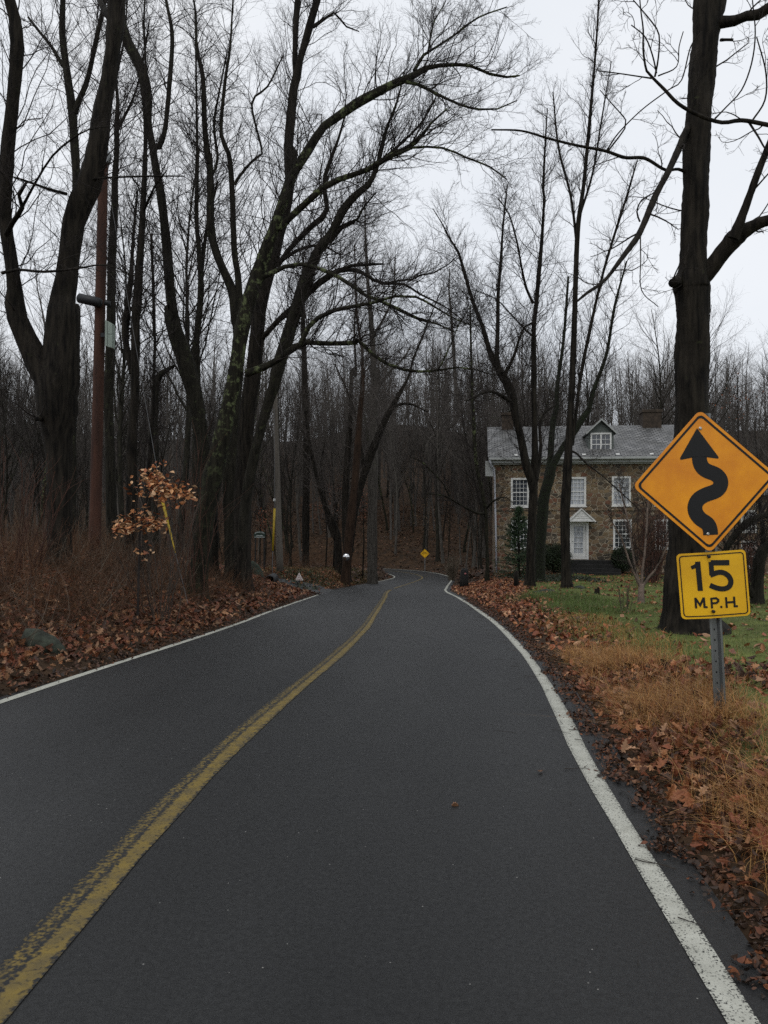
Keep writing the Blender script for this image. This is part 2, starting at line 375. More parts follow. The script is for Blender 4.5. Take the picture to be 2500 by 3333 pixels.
M_twig = mat('twig', (.036, .030, .027), .9, 0, (.020, .017, .016), 3, spec=.15)
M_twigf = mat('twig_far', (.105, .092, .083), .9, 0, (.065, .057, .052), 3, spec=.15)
M_twigr = mat('twig_red', (.085, .042, .030), .9, 0, (.045, .026, .02), 3, spec=.15)
M_twigp = mat('twig_pale', (.19, .16, .12), .9, 0, (.10, .08, .06), 3, spec=.15)

def trunk_mesh(limbs, nside=14, flare=None):
    """limbs: list of (pts(K,3), rad(K)) -> one mesh with lumpy bark outline"""
    Vs, Qs, o = [], [], 0
    for q, (p, r) in enumerate(limbs):
        r = r.copy()
        n_ = nside if r.max() > .08 else (9 if r.max() > .035 else 6)
        K = len(p); th = np.arange(n_) * 2 * np.pi / n_
        rr = np.repeat(r[:, None], n_, 1)
        if r.max() > .05:
            nz = rng.normal(size=(K, n_)) * (.035 if K < 120 else .018)
            kk = np.arange(K)[:, None]
            rr = rr * (1 + nz + .05 * np.sin(2 * th + kk * .35 + q) + .04 * np.sin(3 * th - kk * .22 + 2 * q))
        if flare and q == 0:
            s = np.linalg.norm(p - p[0], axis=1)[:, None]
            rr = rr * (1 + flare * 1.5 * np.exp(-s / .30) * (.7 + .45 * np.sin(4 * th + q) + .25 * np.sin(3 * th + 1)))
        V, Q = tubes(p[None], rr[None], n_); 
        tip = len(V); V = np.vstack([V, p[-1] + (p[-1] - p[-2]) * .02]); 
        cap = np.array([[tip - n_ + j, tip - n_ + (j + 1) % n_, tip, tip] for j in range(n_)])
        Vs.append(V); Qs.append((Q + o, cap[:, :3] + o)); o += len(V)
    return np.vstack(Vs), [np.vstack([q[0] for q in Qs]), np.vstack([q[1] for q in Qs])]

def crown_mesh(limbs, n1, n2, n3, L1, tmin, upb=.25, r3=.0023, wig=.2, scale=1.0, rmaxspawn=.2, ang=(30, 65), droop=.05):
    """fine branching grown from limbs; three orders of twig"""
    segs = []; wts = []
    for li, (p, r) in enumerate(limbs):
        t0 = tmin if li == 0 else .08
        L = np.linalg.norm(np.diff(p, axis=0), axis=1).sum() * (1 - t0)
        K = 24; idx = np.linspace(t0 * (len(p) - 1), len(p) - 1, K + 1); i = np.minimum(idx.astype(int), len(p) - 2); f = (idx - i)[:, None]
        segs.append((p[i] * (1 - f) + p[i + 1] * f, r[i] * (1 - f[:, 0]) + r[i + 1] * f[:, 0])); wts.append(L)
    pts = np.stack([s[0] for s in segs]); rad = np.stack([s[1] for s in segs]); wts = np.array(wts) / sum(wts)
    P0, D0, R0 = [], [], []
    for i in range(len(segs)):
        k = max(2, int(round(n1 * .92 * wts[i])))
        p, d, rl, t, _ = spawn(pts[i:i+1], rad[i:i+1], k, .0, 1.0, *ang, upb)
        P0.append(p); D0.append(d); R0.append(rl)
    p, d, rl = np.vstack(P0), np.vstack(D0), np.concatenate(R0)
    L = L1 * (.45 + .75 * rng.random(len(p))) * np.clip(.5 + rl / .12, .6, 1.25)
    ra = np.clip(rl * .34, .0045, .0135) * scale
    a_p, a_r = grow(p, d, L, ra, ra * .35, 8, wig, .035 * rng.normal(size=len(p)) + droop)
    out = [tubes(a_p, a_r, 5)]
    p, d, rl, t, pi = spawn(a_p, a_r, n2, .12, 1, 25, 55, upb * .6)
    L2 = L[pi] * .48 * (1.1 - .55 * t) * (.6 + .8 * rng.random(len(p))); rb = np.clip(rl * .5, .003, .0065) * scale
    b_p, b_r = grow(p, d, L2, rb, rb * .45, 5, wig * 1.1, np.full(len(p), droop * .8)); out.append(tubes(b_p, b_r, 3))
    if n3:
        p, d, rl, t, pi = spawn(b_p, b_r, n3 + 2, .1, 1, 28, 62, upb * .4)
        L3 = L2[pi] * .5 * (1.1 - .5 * t) * (.6 + .8 * rng.random(len(p)))
        c_p, c_r = grow(p, d, L3, np.full(len(p), r3 * scale), np.full(len(p), r3 * scale * .5), 3, wig * 1.2, np.full(len(p), droop)); out.append(tubes(c_p, c_r, 3))
    V, Q, o = [], [], 0
    for v, q in out: V.append(v); Q.append(q + o); o += len(v)
    return np.vstack(V), np.vstack(Q)

CR = {'1': (0, 0, 1.952), '2': (800, 0, 1.952), '3': (1600, 0, 1.843), '4': (0, 1000, 1.952), '5': (700, 1200, 1.952), '6': (1500, 1250, 1.659),
      'h': (1550, 1330, 2.765), 's': (2000, 1300, 2.765), 'a': (0, 400, 2.765), 'b': (600, 500, 2.765), 'c': (1150, 600, 2.552), 'f': (0, 0, 1.0),
      'l': (0, 1000, 3.95), 'd': (1250, 1300, 3.6875)}
def trace(D0, D1, *chunks):
    """chunks: ('crop', [(x, y, width)...]) read off the enlarged photograph -> points in space and radii"""
    pp = []
    for key, pts in chunks:
        x0, y0, s = CR[key]
        pp += [(x0 + x / s, y0 + y / s, w / s) for x, y, w in pts]
    cum = np.cumsum([0] + [math.hypot(pp[i+1][0]-pp[i][0], pp[i+1][1]-pp[i][1]) for i in range(len(pp) - 1)]); cum = cum / cum[-1]
    q = []
    for (x, y, w), u in zip(pp, cum):
        D = D0 + (D1 - D0) * u; q.append(np.append(P(x, y, D), w * D / F / 2))
    c = catmull(q, .22 if D0 > 14 else .06); return c[:, :3], np.maximum(c[:, 3], .006)
def hero(label, limbs, bm=B_dark, tm=M_twig, crown=(120, 7, 4, 1.8), tmin=.35, flare=.5, plant=True, name='bare_tree', cat='tree', group=None, ups=.13, sub=True, ang=(30, 65), scale=1.0, droop=.05):
    p, r = limbs[0]
    if plant:                                    # carry the trunk down to the ground it stands in
        g = G(p[0][0], p[0][1]) - .12
        if p[0][2] > g + .05:
            k = max(1, int((p[0][2] - g) / .22)); ext = p[0] + np.array([0, 0, -1.]) * np.linspace((p[0][2] - g), 0, k + 1)[:-1, None]
            p = np.vstack([ext, p]); r = np.concatenate([np.full(k, r[0]), r]); limbs[0] = (p, r)
        else:
            kk = p[:, 2] >= g; j = int(np.argmax(kk)); limbs[0] = (p[max(j-1, 0):], r[max(j-1, 0):])
    for k, (p, r) in enumerate(limbs):           # limbs that leave the top of the picture go on to their natural ends
        if r[-1] > .018 and (p[-1][2] - EYE) / p[-1][1] * F > 1640:
            q, qr = grow(p[-1:], norm(p[-1:] - p[-2:-1]), np.array([min(9., 2 + r[-1] * 75)]), r[-1:], np.array([.008]), 24, .05, .03)
            limbs[k] = (np.vstack([p, q[0][1:]]), np.concatenate([r, qr[0][1:]]))
    root = thing(name, label, cat, tuple(limbs[0][0][0]), group)
    V, Fq = trunk_mesh(limbs[:1], 16, flare); tr = mesh_np('trunk', V, Fq, bm, smooth=True); under(root, tr)
    for q in limbs[1:]:
        if len(q[0]) < 2: continue
        V, Fq = trunk_mesh([q], 12); under(root, mesh_np('limb', V, Fq, bm, smooth=True))
    if crown:
        V, Q = crown_mesh(limbs, *crown, tmin, ups, ang=ang, scale=scale, droop=droop); under(root, mesh_np('crown', V, [Q], tm, smooth=True))
    return root
T = trace

# ------------------------------------------------------------------ the stone house
m_stone = mat('fieldstone', (.3, .2, .12), .92, spec=.2)
n, l, b = nodes(m_stone)
t = n.new('ShaderNodeTexCoord'); mp = n.new('ShaderNodeMapping'); mp.inputs['Scale'].default_value = (3.5, 3.5, 5.6); l.new(t.outputs['Object'], mp.inputs['Vector'])
dn = n.new('ShaderNodeTexNoise'); dn.inputs['Scale'].default_value = 2.5; l.new(mp.outputs[0], dn.inputs['Vector'])
dm = n.new('ShaderNodeMix'); dm.data_type = 'RGBA'; dm.inputs['Factor'].default_value = .09; l.new(mp.outputs[0], dm.inputs['A']); l.new(dn.outputs['Color'], dm.inputs['B'])
v1 = n.new('ShaderNodeTexVoronoi'); v1.feature = 'F1'; v1.distance = 'CHEBYCHEV'; v1.inputs['Randomness'].default_value = .8; v1.inputs['Scale'].default_value = 1.0
v2 = n.new('ShaderNodeTexVoronoi'); v2.feature = 'DISTANCE_TO_EDGE'; v2.inputs['Randomness'].default_value = .8; v2.inputs['Scale'].default_value = 1.0
for v in (v1, v2): l.new(dm.outputs['Result'], v.inputs['Vector'])
v1.distance = 'EUCLIDEAN'
sp = n.new('ShaderNodeSeparateColor'); l.new(v1.outputs['Color'], sp.inputs['Color'])
r = n.new('ShaderNodeValToRGB'); l.new(sp.outputs[0], r.inputs['Fac']); r.color_ramp.interpolation = 'CONSTANT'
cols = [(.085, .062, .040), (.155, .112, .066), (.13, .082, .052), (.20, .145, .085), (.062, .052, .040), (.18, .128, .078), (.150, .076, .048), (.120, .098, .072)]
e = r.color_ramp.elements; e[0].color = (*cols[0], 1); e[0].position = 0; e[1].color = (*cols[1], 1); e[1].position = .125
for k in range(2, 8): x = e.new(k / 8); x.color = (*cols[k], 1)
fn = n.new('ShaderNodeTexNoise'); fn.inputs['Scale'].default_value = 22; fn.inputs['Detail'].default_value = 6; l.new(t.outputs['Object'], fn.inputs['Vector'])
fr = n.new('ShaderNodeValToRGB'); l.new(fn.outputs['Fac'], fr.inputs['Fac']); fr.color_ramp.elements[0].color = (.55, .55, .55, 1); fr.color_ramp.elements[1].color = (1.4, 1.4, 1.4, 1)
m1 = n.new('ShaderNodeMix'); m1.data_type = 'RGBA'; m1.blend_type = 'MULTIPLY'; m1.inputs['Factor'].default_value = 1; l.new(r.outputs[0], m1.inputs['A']); l.new(fr.outputs[0], m1.inputs['B'])
er = n.new('ShaderNodeValToRGB'); l.new(v2.outputs['Distance'], er.inputs['Fac']); er.color_ramp.elements[0].position = .025; er.color_ramp.elements[1].position = .075
m2 = n.new('ShaderNodeMix'); m2.data_type = 'RGBA'; l.new(er.outputs[0], m2.inputs['Factor']); m2.inputs['A'].default_value = (.30, .255, .19, 1); l.new(m1.outputs['Result'], m2.inputs['B'])
l.new(m2.outputs['Result'], b.inputs['Base Color'])
bp = n.new('ShaderNodeBump'); bp.inputs['Strength'].default_value = .8; bp.inputs['Distance'].default_value = .05; l.new(er.outputs[0], bp.inputs['Height']); l.new(bp.outputs[0], b.inputs['Normal'])

m_slate = mat('slate', (.2, .2, .2), .55, spec=.35)
n, l, b = nodes(m_slate)
t = n.new('ShaderNodeTexCoord'); br = n.new('ShaderNodeTexBrick'); l.new(t.outputs['UV'], br.inputs['Vector'])
br.inputs['Scale'].default_value = 1; br.inputs['Brick Width'].default_value = .34; br.inputs['Row Height'].default_value = .19; br.inputs['Mortar Size'].default_value = .03
br.inputs['Color1'].default_value = (.095, .096, .096, 1); br.inputs['Color2'].default_value = (.20, .198, .192, 1); br.inputs['Mortar'].default_value = (.03, .03, .03, 1)
nz = n.new('ShaderNodeTexNoise'); nz.inputs['Scale'].default_value = 1.1; nz.inputs['Detail'].default_value = 6; l.new(t.outputs['UV'], nz.inputs['Vector'])
fr = n.new('ShaderNodeValToRGB'); l.new(nz.outputs['Fac'], fr.inputs['Fac']); fr.color_ramp.elements[0].position = .3; fr.color_ramp.elements[0].color = (.6, .6, .58, 1); fr.color_ramp.elements[1].position = .72; fr.color_ramp.elements[1].color = (1.35, 1.35, 1.38, 1)
m1 = n.new('ShaderNodeMix'); m1.data_type = 'RGBA'; m1.blend_type = 'MULTIPLY'; m1.inputs['Factor'].default_value = 1; l.new(br.outputs['Color'], m1.inputs['A']); l.new(fr.outputs[0], m1.inputs['B'])
l.new(m1.outputs['Result'], b.inputs['Base Color'])
bp = n.new('ShaderNodeBump'); bp.inputs['Strength'].default_value = .6; bp.inputs['Distance'].default_value = .03; bp.invert = True; l.new(br.outputs['Fac'], bp.inputs['Height']); l.new(bp.outputs[0], b.inputs['Normal'])
m_whitep = mat('white_trim', (.66, .66, .64), .55, 0, (.54, .54, .52), 3)
m_trimg = mat('grey_trim', (.36, .37, .36), .6, 0, (.28, .29, .28), 3)
m_glass = mat('window_glass', (.035, .042, .055), .06, spec=.8); m_curt = mat('curtain', (.50, .52, .55), .25, 0, (.20, .22, .25), 2.5, (5, 1, .6), spec=.6)
m_shing = mat('dormer_board', (.12, .135, .125), .8, 0, (.075, .085, .08), 2, (.3, 1, 14))
m_dark = mat('dark_stone', (.022, .021, .020), .9, 0, (.012, .012, .011), 4, bump=.6)
m_pipe = mat('downpipe_paint', (.45, .46, .50), .5)
m_black = mat('black_paint', (.012, .012, .013), .45, 0, (.008, .008, .009), 9)
m_chim = mat('chimney_brick', (.062, .046, .034), .95, 0, (.028, .022, .017), 5, bump=.6)
HY = 45.0
def wall_holes(x0, x1, z0, z1, y, holes, th=.35):
    xs = sorted({x0, x1, *[h[0] for h in holes], *[h[1] for h in holes]}); zs = sorted({z0, z1, *[h[2] for h in holes], *[h[3] for h in holes]})
    m = MB()
    for i in range(len(xs) - 1):
        for j in range(len(zs) - 1):
            cx, cz = (xs[i] + xs[i+1]) / 2, (zs[j] + zs[j+1]) / 2
            if any(h[0] < cx < h[1] and h[2] < cz < h[3] for h in holes): continue
            m.add([(xs[i], y, zs[j]), (xs[i+1], y, zs[j]), (xs[i+1], y, zs[j+1]), (xs[i], y, zs[j+1])], [(0, 1, 2, 3)])
    for a, c, d, e in holes:
        m.add([(a,y,d),(a,y+th,d),(a,y+th,e),(a,y,e)], [(0,1,2,3)]); m.add([(c,y,d),(c,y,e),(c,y+th,e),(c,y+th,d)], [(0,1,2,3)])
        m.add([(a,y,d),(c,y,d),(c,y+th,d),(a,y+th,d)], [(0,1,2,3)]); m.add([(a,y,e),(a,y+th,e),(c,y+th,e),(c,y,e)], [(0,1,2,3)])
    return m
house = thing('stone_house', 'long two-storey fieldstone house with slate roof and white windows across the lawn', 'house', (11.5, 49, -1.7))
wins = [(7.17, 8.20, 1.99, 3.62), (10.40, 11.42, 2.03, 3.66), (12.88, 13.95, 2.05, 3.68), (15.3, 16.3, 2.05, 3.68),
        (7.19, 8.20, -.38, 1.24), (12.95, 14.0, -.33, 1.29), (15.3, 16.3, -.33, 1.29)]
door = (10.44, 11.56, -.94, 1.17)
X0, X1, ZB, ZT = 6.25, 17.3, -2.3, 4.42
w = wall_holes(X0, X1, ZB, ZT, HY, wins + [door])
YB = 54.0
w.add([(X0,HY,ZB),(X0,YB,ZB),(X0,YB,ZT),(X0,49.5,6.8),(X0,HY,ZT)], [(4,3,2,1,0)])
w.add([(X1,HY,ZB),(X1,YB,ZB),(X1,YB,ZT),(X1,49.5,6.8),(X1,HY,ZT)], [(0,1,2,3,4)])
w.add([(X0,YB,ZB),(X1,YB,ZB),(X1,YB,ZT),(X0,YB,ZT)], [(3,2,1,0)])
w.box(X0 - .02, HY - .07, 1.79, X1 + .02, HY - .003, 1.87)            # ledge between the storeys
under(house, w.build('wall', m_stone))
def roof_slab(name, ex0, ex1, ey, ez, ry, rz, by, bz, parent, m, th=.14):
    q = [(ex0, ey, ez), (ex1, ey, ez), (ex1, ry, rz), (ex0, ry, rz), (ex1, by, bz), (ex0, by, bz)]
    V = q + [(x, y, z - th) for x, y, z in q]
    fs = [(0,1,2,3), (3,2,4,5), (6,9,8,7), (9,11,10,8), (0,6,7,1), (5,4,10,11), (0,3,9,6), (3,5,11,9), (1,7,8,2), (2,8,10,4)]
    me = bpy.data.meshes.new(name); me.from_pydata(V, [], fs); uv = me.uv_layers.new(name='UVMap')
    for p_ in me.polygons:
        for li in p_.loop_indices:
            c = me.vertices[me.loops[li].vertex_index].co; uv.data[li].uv = (c.x, math.hypot(c.y - ry, c.z - rz))
    me.materials.append(m); o = bpy.data.objects.new(name, me); C.objects.link(o)
    if parent: under(parent, o)
    return o
roof = roof_slab('roof', X0 - .38, X1 + .4, HY - .52, 4.78, 49.5, 6.98, YB + .5, 4.78, house, m_slate)
def sub(par, o):
    bpy.context.view_layer.update(); o.parent = par; o.matrix_parent_inverse = par.matrix_world.inverted(); return o
for cx0, cx1, top in ((6.76, 7.46, 7.8), (15.45, 16.6, 7.86)):
    c = MB(); c.box(cx0, 48.95, 5.9, cx1, 50.05, top - .18); c.box(cx0 - .06, 48.89, top - .18, cx1 + .06, 50.11, top, .02)
    sub(roof, c.build('chimney', m_chim))
g = MB(); g.box(X0 - .34, HY - .40, 4.44, X1 + .3, HY - .02, 4.62); g.box(X0 - .34, HY - .62, 4.60, X1 + .3, HY - .50, 4.74, .02); g.box(X0 - .1, HY - .22, 4.36, X1, HY - .024, 4.44)
under(house, g.build('cornice', m_trimg))
g = MB(); g.box(X0 - .52, HY - .1, 3.72, X0 - .06, HY + .7, 4.58); under(house, g.build('eave_box', m_trimg))
g = MB(); g.tube([(X0 - .28, HY - .56, 4.60), (X0 - .22, HY - .4, 4.35), (X0 - .02, HY - .14, 4.1), (X0 + .06, HY - .12, 1.0), (X0 + .10, HY - .12, -1.7)], .055, 10)
under(house, g.build('downpipe', m_pipe, smooth=True))
for k in range(6):
    gx_ = X0 + 1.2 + k * 1.9
    g = MB(); g.prism([(HY - .40, 4.85), (HY - .34, 4.85), (HY - .34, 4.93)], 0, gx_ - .10, gx_ + .10); sub(roof, g.build('snow_guard', m_whitep))
def window(parent, x0, x1, z0, z1, y, nc=4, nr=6, curtain=False, ft=.11, sillw=.06, as_sub=False):
    f = MB()
    f.box(x0, y - .03, z0, x0 + ft, y + .1, z1); f.box(x1 - ft, y - .03, z0, x1, y + .1, z1)
    f.box(x0 + ft, y - .03, z1 - ft, x1 - ft, y + .1, z1); f.box(x0 + ft, y - .03, z0, x1 - ft, y + .1, z0 + ft)
    ix0, ix1, iz0, iz1 = x0 + ft, x1 - ft, z0 + ft, z1 - ft
    for k in range(1, nc): c = ix0 + (ix1 - ix0) * k / nc; f.box(c - .011, y + .03, iz0, c + .011, y + .062, iz1)
    for k in range(1, nr):
        c = iz0 + (iz1 - iz0) * k / nr; h = .026 if k == nr // 2 else .011; f.box(ix0, y + (.02 if k == nr//2 else .033), c - h, ix1, y + .065, c + h)
    o = f.build('window', m_whitep)
    (sub if as_sub else under)(parent, o)
    if as_sub: return o
    q = MB(); q.box(ix0 - .01, y + .066, iz0 - .01, ix1 + .01, y + .08, iz1 + .01)
    sub(o, q.build('pane', m_curt if curtain else m_glass))
    s_ = MB(); s_.box(x0 - .04, y - .09, z0 - sillw, x1 + .04, y - .032, z0 - .004); sub(o, s_.build('sill', m_whitep)); return o
for i, a in enumerate(wins): window(house, *a, HY + .03, curtain=(i in (1, 2)))
d = MB(); x0, x1, z0, z1 = door
d.box(x0, HY - .03, z0, x0 + .13, HY + .12, z1); d.box(x1 - .13, HY - .03, z0, x1, HY + .12, z1); d.box(x0 + .13, HY - .03, z1 - .13, x1 - .13, HY + .12, z1)
d.box(x0 + .13, HY + .05, z0, x0 + .30, HY + .11, z1 - .13); d.box(x1 - .30, HY + .05, z0, x1 - .13, HY + .11, z1 - .13)
d.box(x0 + .30, HY + .05, z0, x1 - .30, HY + .11, z0 + .33); d.box(x0 + .30, HY + .05, z1 - .27, x1 - .30, HY + .11, z1 - .13)
for k in (1, 2): c = x0 + .30 + (x1 - x0 - .6) * k / 3; d.box(c - .01, HY + .055, z0 + .33, c + .01, HY + .095, z1 - .27)
for k in (1, 2, 3, 4): c = z0 + .33 + (z1 - z0 - .6) * k / 5; d.box(x0 + .30, HY + .058, c - .01, x1 - .30, HY + .098, c + .01)
do = d.build('door', m_whitep); under(house, do)
q = MB(); q.box(x0 + .29, HY + .1, z0 + .32, x1 - .29, HY + .108, z1 - .26); sub(do, q.build('pane', m_curt))
q = MB(); q.tube([(x0 + .22, HY + .05, z0 + 1.0), (x0 + .22, HY - .01, z0 + 1.0), (x0 + .22, HY - .03, z0 + 1.0)], [.012, .012, .028], 10); sub(do, q.build('handle', m_black))
h = MB(); h.prism([(10.38, 1.20), (11.82, 1.20), (11.10, 1.82)], 1, HY - .55, HY - .004); h.box(10.36, HY - .6, 1.17 + .004, 11.84, HY - .56, 1.25)
for k in range(1, 4): z = 1.22 + k * .13; wq = .70 * (1 - k * .22); h.box(11.10 - wq, HY - .565, z, 11.10 + wq, HY - .551, z + .02)
h.add([(10.30,HY-.62,1.20),(11.10,HY-.62,1.90),(11.90,HY-.62,1.20),(11.90,HY,1.20),(11.10,HY,1.90),(10.30,HY,1.20),(10.34,HY-.62,1.14),(11.10,HY-.62,1.84),(11.86,HY-.62,1.14),(11.86,HY,1.14),(11.10,HY,1.84),(10.34,HY,1.14)],
      [(0,1,4,5),(1,2,3,4),(6,11,10,7),(7,10,9,8),(0,6,7,1),(1,7,8,2),(0,5,11,6),(2,8,9,3)])
under(house, h.build('door_hood', m_whitep))
s = MB()
for k in range(4): s.box(10.2 - .0 * k, HY - 1.9 + k * .35, -2.2, 13.1, HY - 1.9 + (k + 1) * .35 if k < 3 else HY - .08, -1.72 + .19 * (k + 1))
under(house, s.build('steps', m_dark))
# dormer
dm_ = MB(); dy = 45.6
dm_.add([(11.62,dy,4.95),(13.08,dy,4.95),(13.08,dy,6.2),(12.35,dy,6.8),(11.62,dy,6.2)], [(0,1,2,3,4)])
dm_.add([(11.62,dy,4.95),(11.62,dy,6.2),(11.62,48.2,6.2)], [(0,1,2)]); dm_.add([(13.08,dy,4.95),(13.08,48.2,6.2),(13.08,dy,6.2)], [(0,1,2)])
dmo = dm_.build('dormer', m_shing); under(house, dmo)
dr = MB(); dr.add([(11.50,dy-.22,6.12),(12.35,dy-.22,6.90),(13.20,dy-.22,6.12),(13.20,48.4,6.12),(12.35,49.3,6.90),(11.50,48.4,6.12),
                   (11.53,dy-.22,6.06),(12.35,dy-.22,6.82),(13.17,dy-.22,6.06),(13.17,48.4,6.06),(12.35,49.3,6.82),(11.53,48.4,6.06)],
      [(0,1,4,5),(1,2,3,4),(6,11,10,7),(7,10,9,8),(0,6,7,1),(1,7,8,2),(0,5,11,6),(2,8,9,3),(5,4,10,11),(4,3,9,10)])
sub(dmo, dr.build('dormer_roof', m_slate))
q = MB()
for sx_ in (-1, 1): q.prism([(12.35 + sx_ * .87, 6.06), (12.35, 6.85), (12.35, 6.95), (12.35 + sx_ * .87, 6.17)], 1, dy - .27, dy - .225)
sub(dmo, q.build('dormer_trim', m_trimg))
ow = window(dmo, 11.74, 12.94, 5.14, 6.16, dy - .06, 4, 3, ft=.09, as_sub=True)
q = MB(); q.box(12.29, dy - .075, 5.2, 12.39, dy - .01, 6.1); q.box(11.6, dy - .16, 5.06, 13.1, dy - .01, 5.13); sub(dmo, q.build('window_trim', m_whitep))
q = MB(); q.box(11.80, dy - .012, 5.2, 12.88, dy - .004, 6.1); sub(dmo, q.build('pane', m_glass))
# lower wing to the right
wing = thing('house_wing', 'lower stone wing of the house showing behind the speed plate', 'house wing', (21.5, 49, -1.7))
ww = [(20.35, 21.25, -1.35, .12), (20.35, 21.25, .6, 1.8), (23.2, 24.1, -1.2, .12), (23.2, 24.1, .6, 1.8)]
w = wall_holes(X1 + .003, 27, ZB, 2.6, HY + .5, ww); w.add([(27,HY+.5,ZB),(27,53,ZB),(27,53,2.6),(27,49.2,4.2),(27,HY+.5,2.6)], [(0,1,2,3,4)])
under(wing, w.build('wall', m_stone))
roof_slab('roof', X1 + .01, 27.3, HY + .1, 2.75, 49.2, 4.35, 53.4, 2.75, wing, m_slate)
for a in ww: window(wing, *a, HY + .53, 4, 5)

# the whole house stands a little askew to the road: turn it about its near left corner
ANG = math.radians(7.0)
def askew(root):
    for o in root.children_recursive:
        if o.type != 'MESH': continue
        me = o.data; v = np.empty(len(me.vertices) * 3, np.float32); me.vertices.foreach_get('co', v); v = v.reshape(-1, 3).astype(float)
        k = v[:, 0] / HY; s_ = (k * HY - X0) / (math.cos(ANG) + k * math.sin(ANG)); t_ = v[:, 1] - HY
        v[:, 0] = X0 + s_ * math.cos(ANG) + t_ * math.sin(ANG); v[:, 1] = HY - s_ * math.sin(ANG) + t_ * math.cos(ANG)
        me.vertices.foreach_set('co', v.astype(np.float32).ravel()); me.update()
askew(house); askew(wing)

# ------------------------------------------------------------------ the traced trees
hero('massive dark straight trunk beside the yellow curve sign on the lawn', [
    T(12.4, 12.4, ('s', [(672,2095,560),(650,2010,450),(640,1900,400),(655,1500,365),(665,1000,345),(695,300,300)]), ('3', [(1205,1843,195),(1200,1720,205),(1212,1600,170),(1215,1400,152),(1228,1000,155),(1242,700,150),(1265,400,152),(1290,200,158),(1310,0,180),(1325,-250,165)])),
    T(12.4, 12.1, ('3', [(1130,1690,90),(1085,1697,50)])),
    T(12.4, 11.8, ('3', [(1240,1680,130),(1290,1640,112),(1400,1500,98),(1480,1410,105),(1560,1360,72),(1659,1320,66),(1850,1290,56)])),
    T(11.9, 11.4, ('3', [(1450,1430,70),(1480,1360,60),(1540,1200,46),(1600,1030,40),(1659,880,36),(1730,680,30)])),
    T(12.4, 11.7, ('3', [(1320,140,90),(1390,132,72),(1460,125,62),(1530,98,56),(1600,88,60),(1659,50,56),(1760,-20,45)])),
    T(12.4, 10.2, ('3', [(1200,740,50),(1160,800,42),(1120,900,40),(1060,1030,38),(980,1180,38),(920,1330,38),(870,1430,36),(780,1550,28),(680,1680,22),(570,1760,18),(510,1810,12)])),
    T(12.4, 11.0, ('3', [(1180,1040,24),(1120,1015,18),(1040,1018,18),(920,950,20),(800,945,20),(680,905,18),(500,870,16),(340,830,14),(180,785,12),(0,778,9)])),
    T(11.5, 11.2, ('3', [(700,905,11),(800,770,9),(805,720,8),(720,620,7),(650,540,5)])),
    T(11.8, 11.5, ('3', [(690,905,10),(760,800,9),(900,660,8),(1060,540,8),(1140,480,8),(1195,280,8),(1260,190,6)])),
    T(11.0, 10.8, ('3', [(890,1330,12),(872,1270,10),(900,1200,8),(970,1160,6)])),
    T(10.9, 10.7, ('3', [(893,1420,8),(895,1550,7),(900,1740,6),(1000,1840,5)])),
    T(12.4, 12.2, ('3', [(1375,240,20),(1448,236,12)])),
    ], B_dark, crown=(46, 4, 3, 1.0), tmin=.55, flare=.35, ups=.1, scale=1.1)
hero('bare tree mostly beyond the picture edge, its thin limb crossing the big lawn trunk', [
    T(9, 9, ('f', [(2790,2200,90),(2790,1400,80),(2780,700,70),(2800,-200,55)])),
    T(9, 8.7, ('3', [(2190,900,40),(1900,800,34),(1659,750,27),(1500,722,25),(1380,735,23),(1240,690,23),(1120,622,21),(1040,540,19),(970,470,16),(930,425,14),(910,300,12),(910,180,10),(895,60,8),(885,-60,7)])),
    T(8.75, 8.6, ('3', [(980,460,13),(1000,350,10),(1005,210,9),(960,130,8),(850,0,6)])),
    T(8.75, 8.7, ('3', [(960,470,10),(880,458,8),(760,440,7),(640,425,5)])),
    T(8.75, 8.6, ('3', [(990,440,10),(965,330,9),(920,220,8),(838,150,6)])),
    T(8.9, 8.6, ('3', [(1340,712,12),(1410,640,9),(1500,540,9),(1560,380,9),(1582,200,8),(1565,0,7)])),
    T(8.9, 8.7, ('3', [(1560,730,12),(1640,600,10),(1645,430,9),(1590,220,7)])),
    T(8.95, 8.7, ('3', [(1545,735,14),(1600,820,12),(1640,890,10),(1700,960,8)])),
    T(8.8, 8.9, ('3', [(1000,455,9),(1110,400,7),(1125,280,6),(1150,190,5)])),
    ], B_dark, crown=(30, 4, 3, .8), tmin=.6, ups=.1)
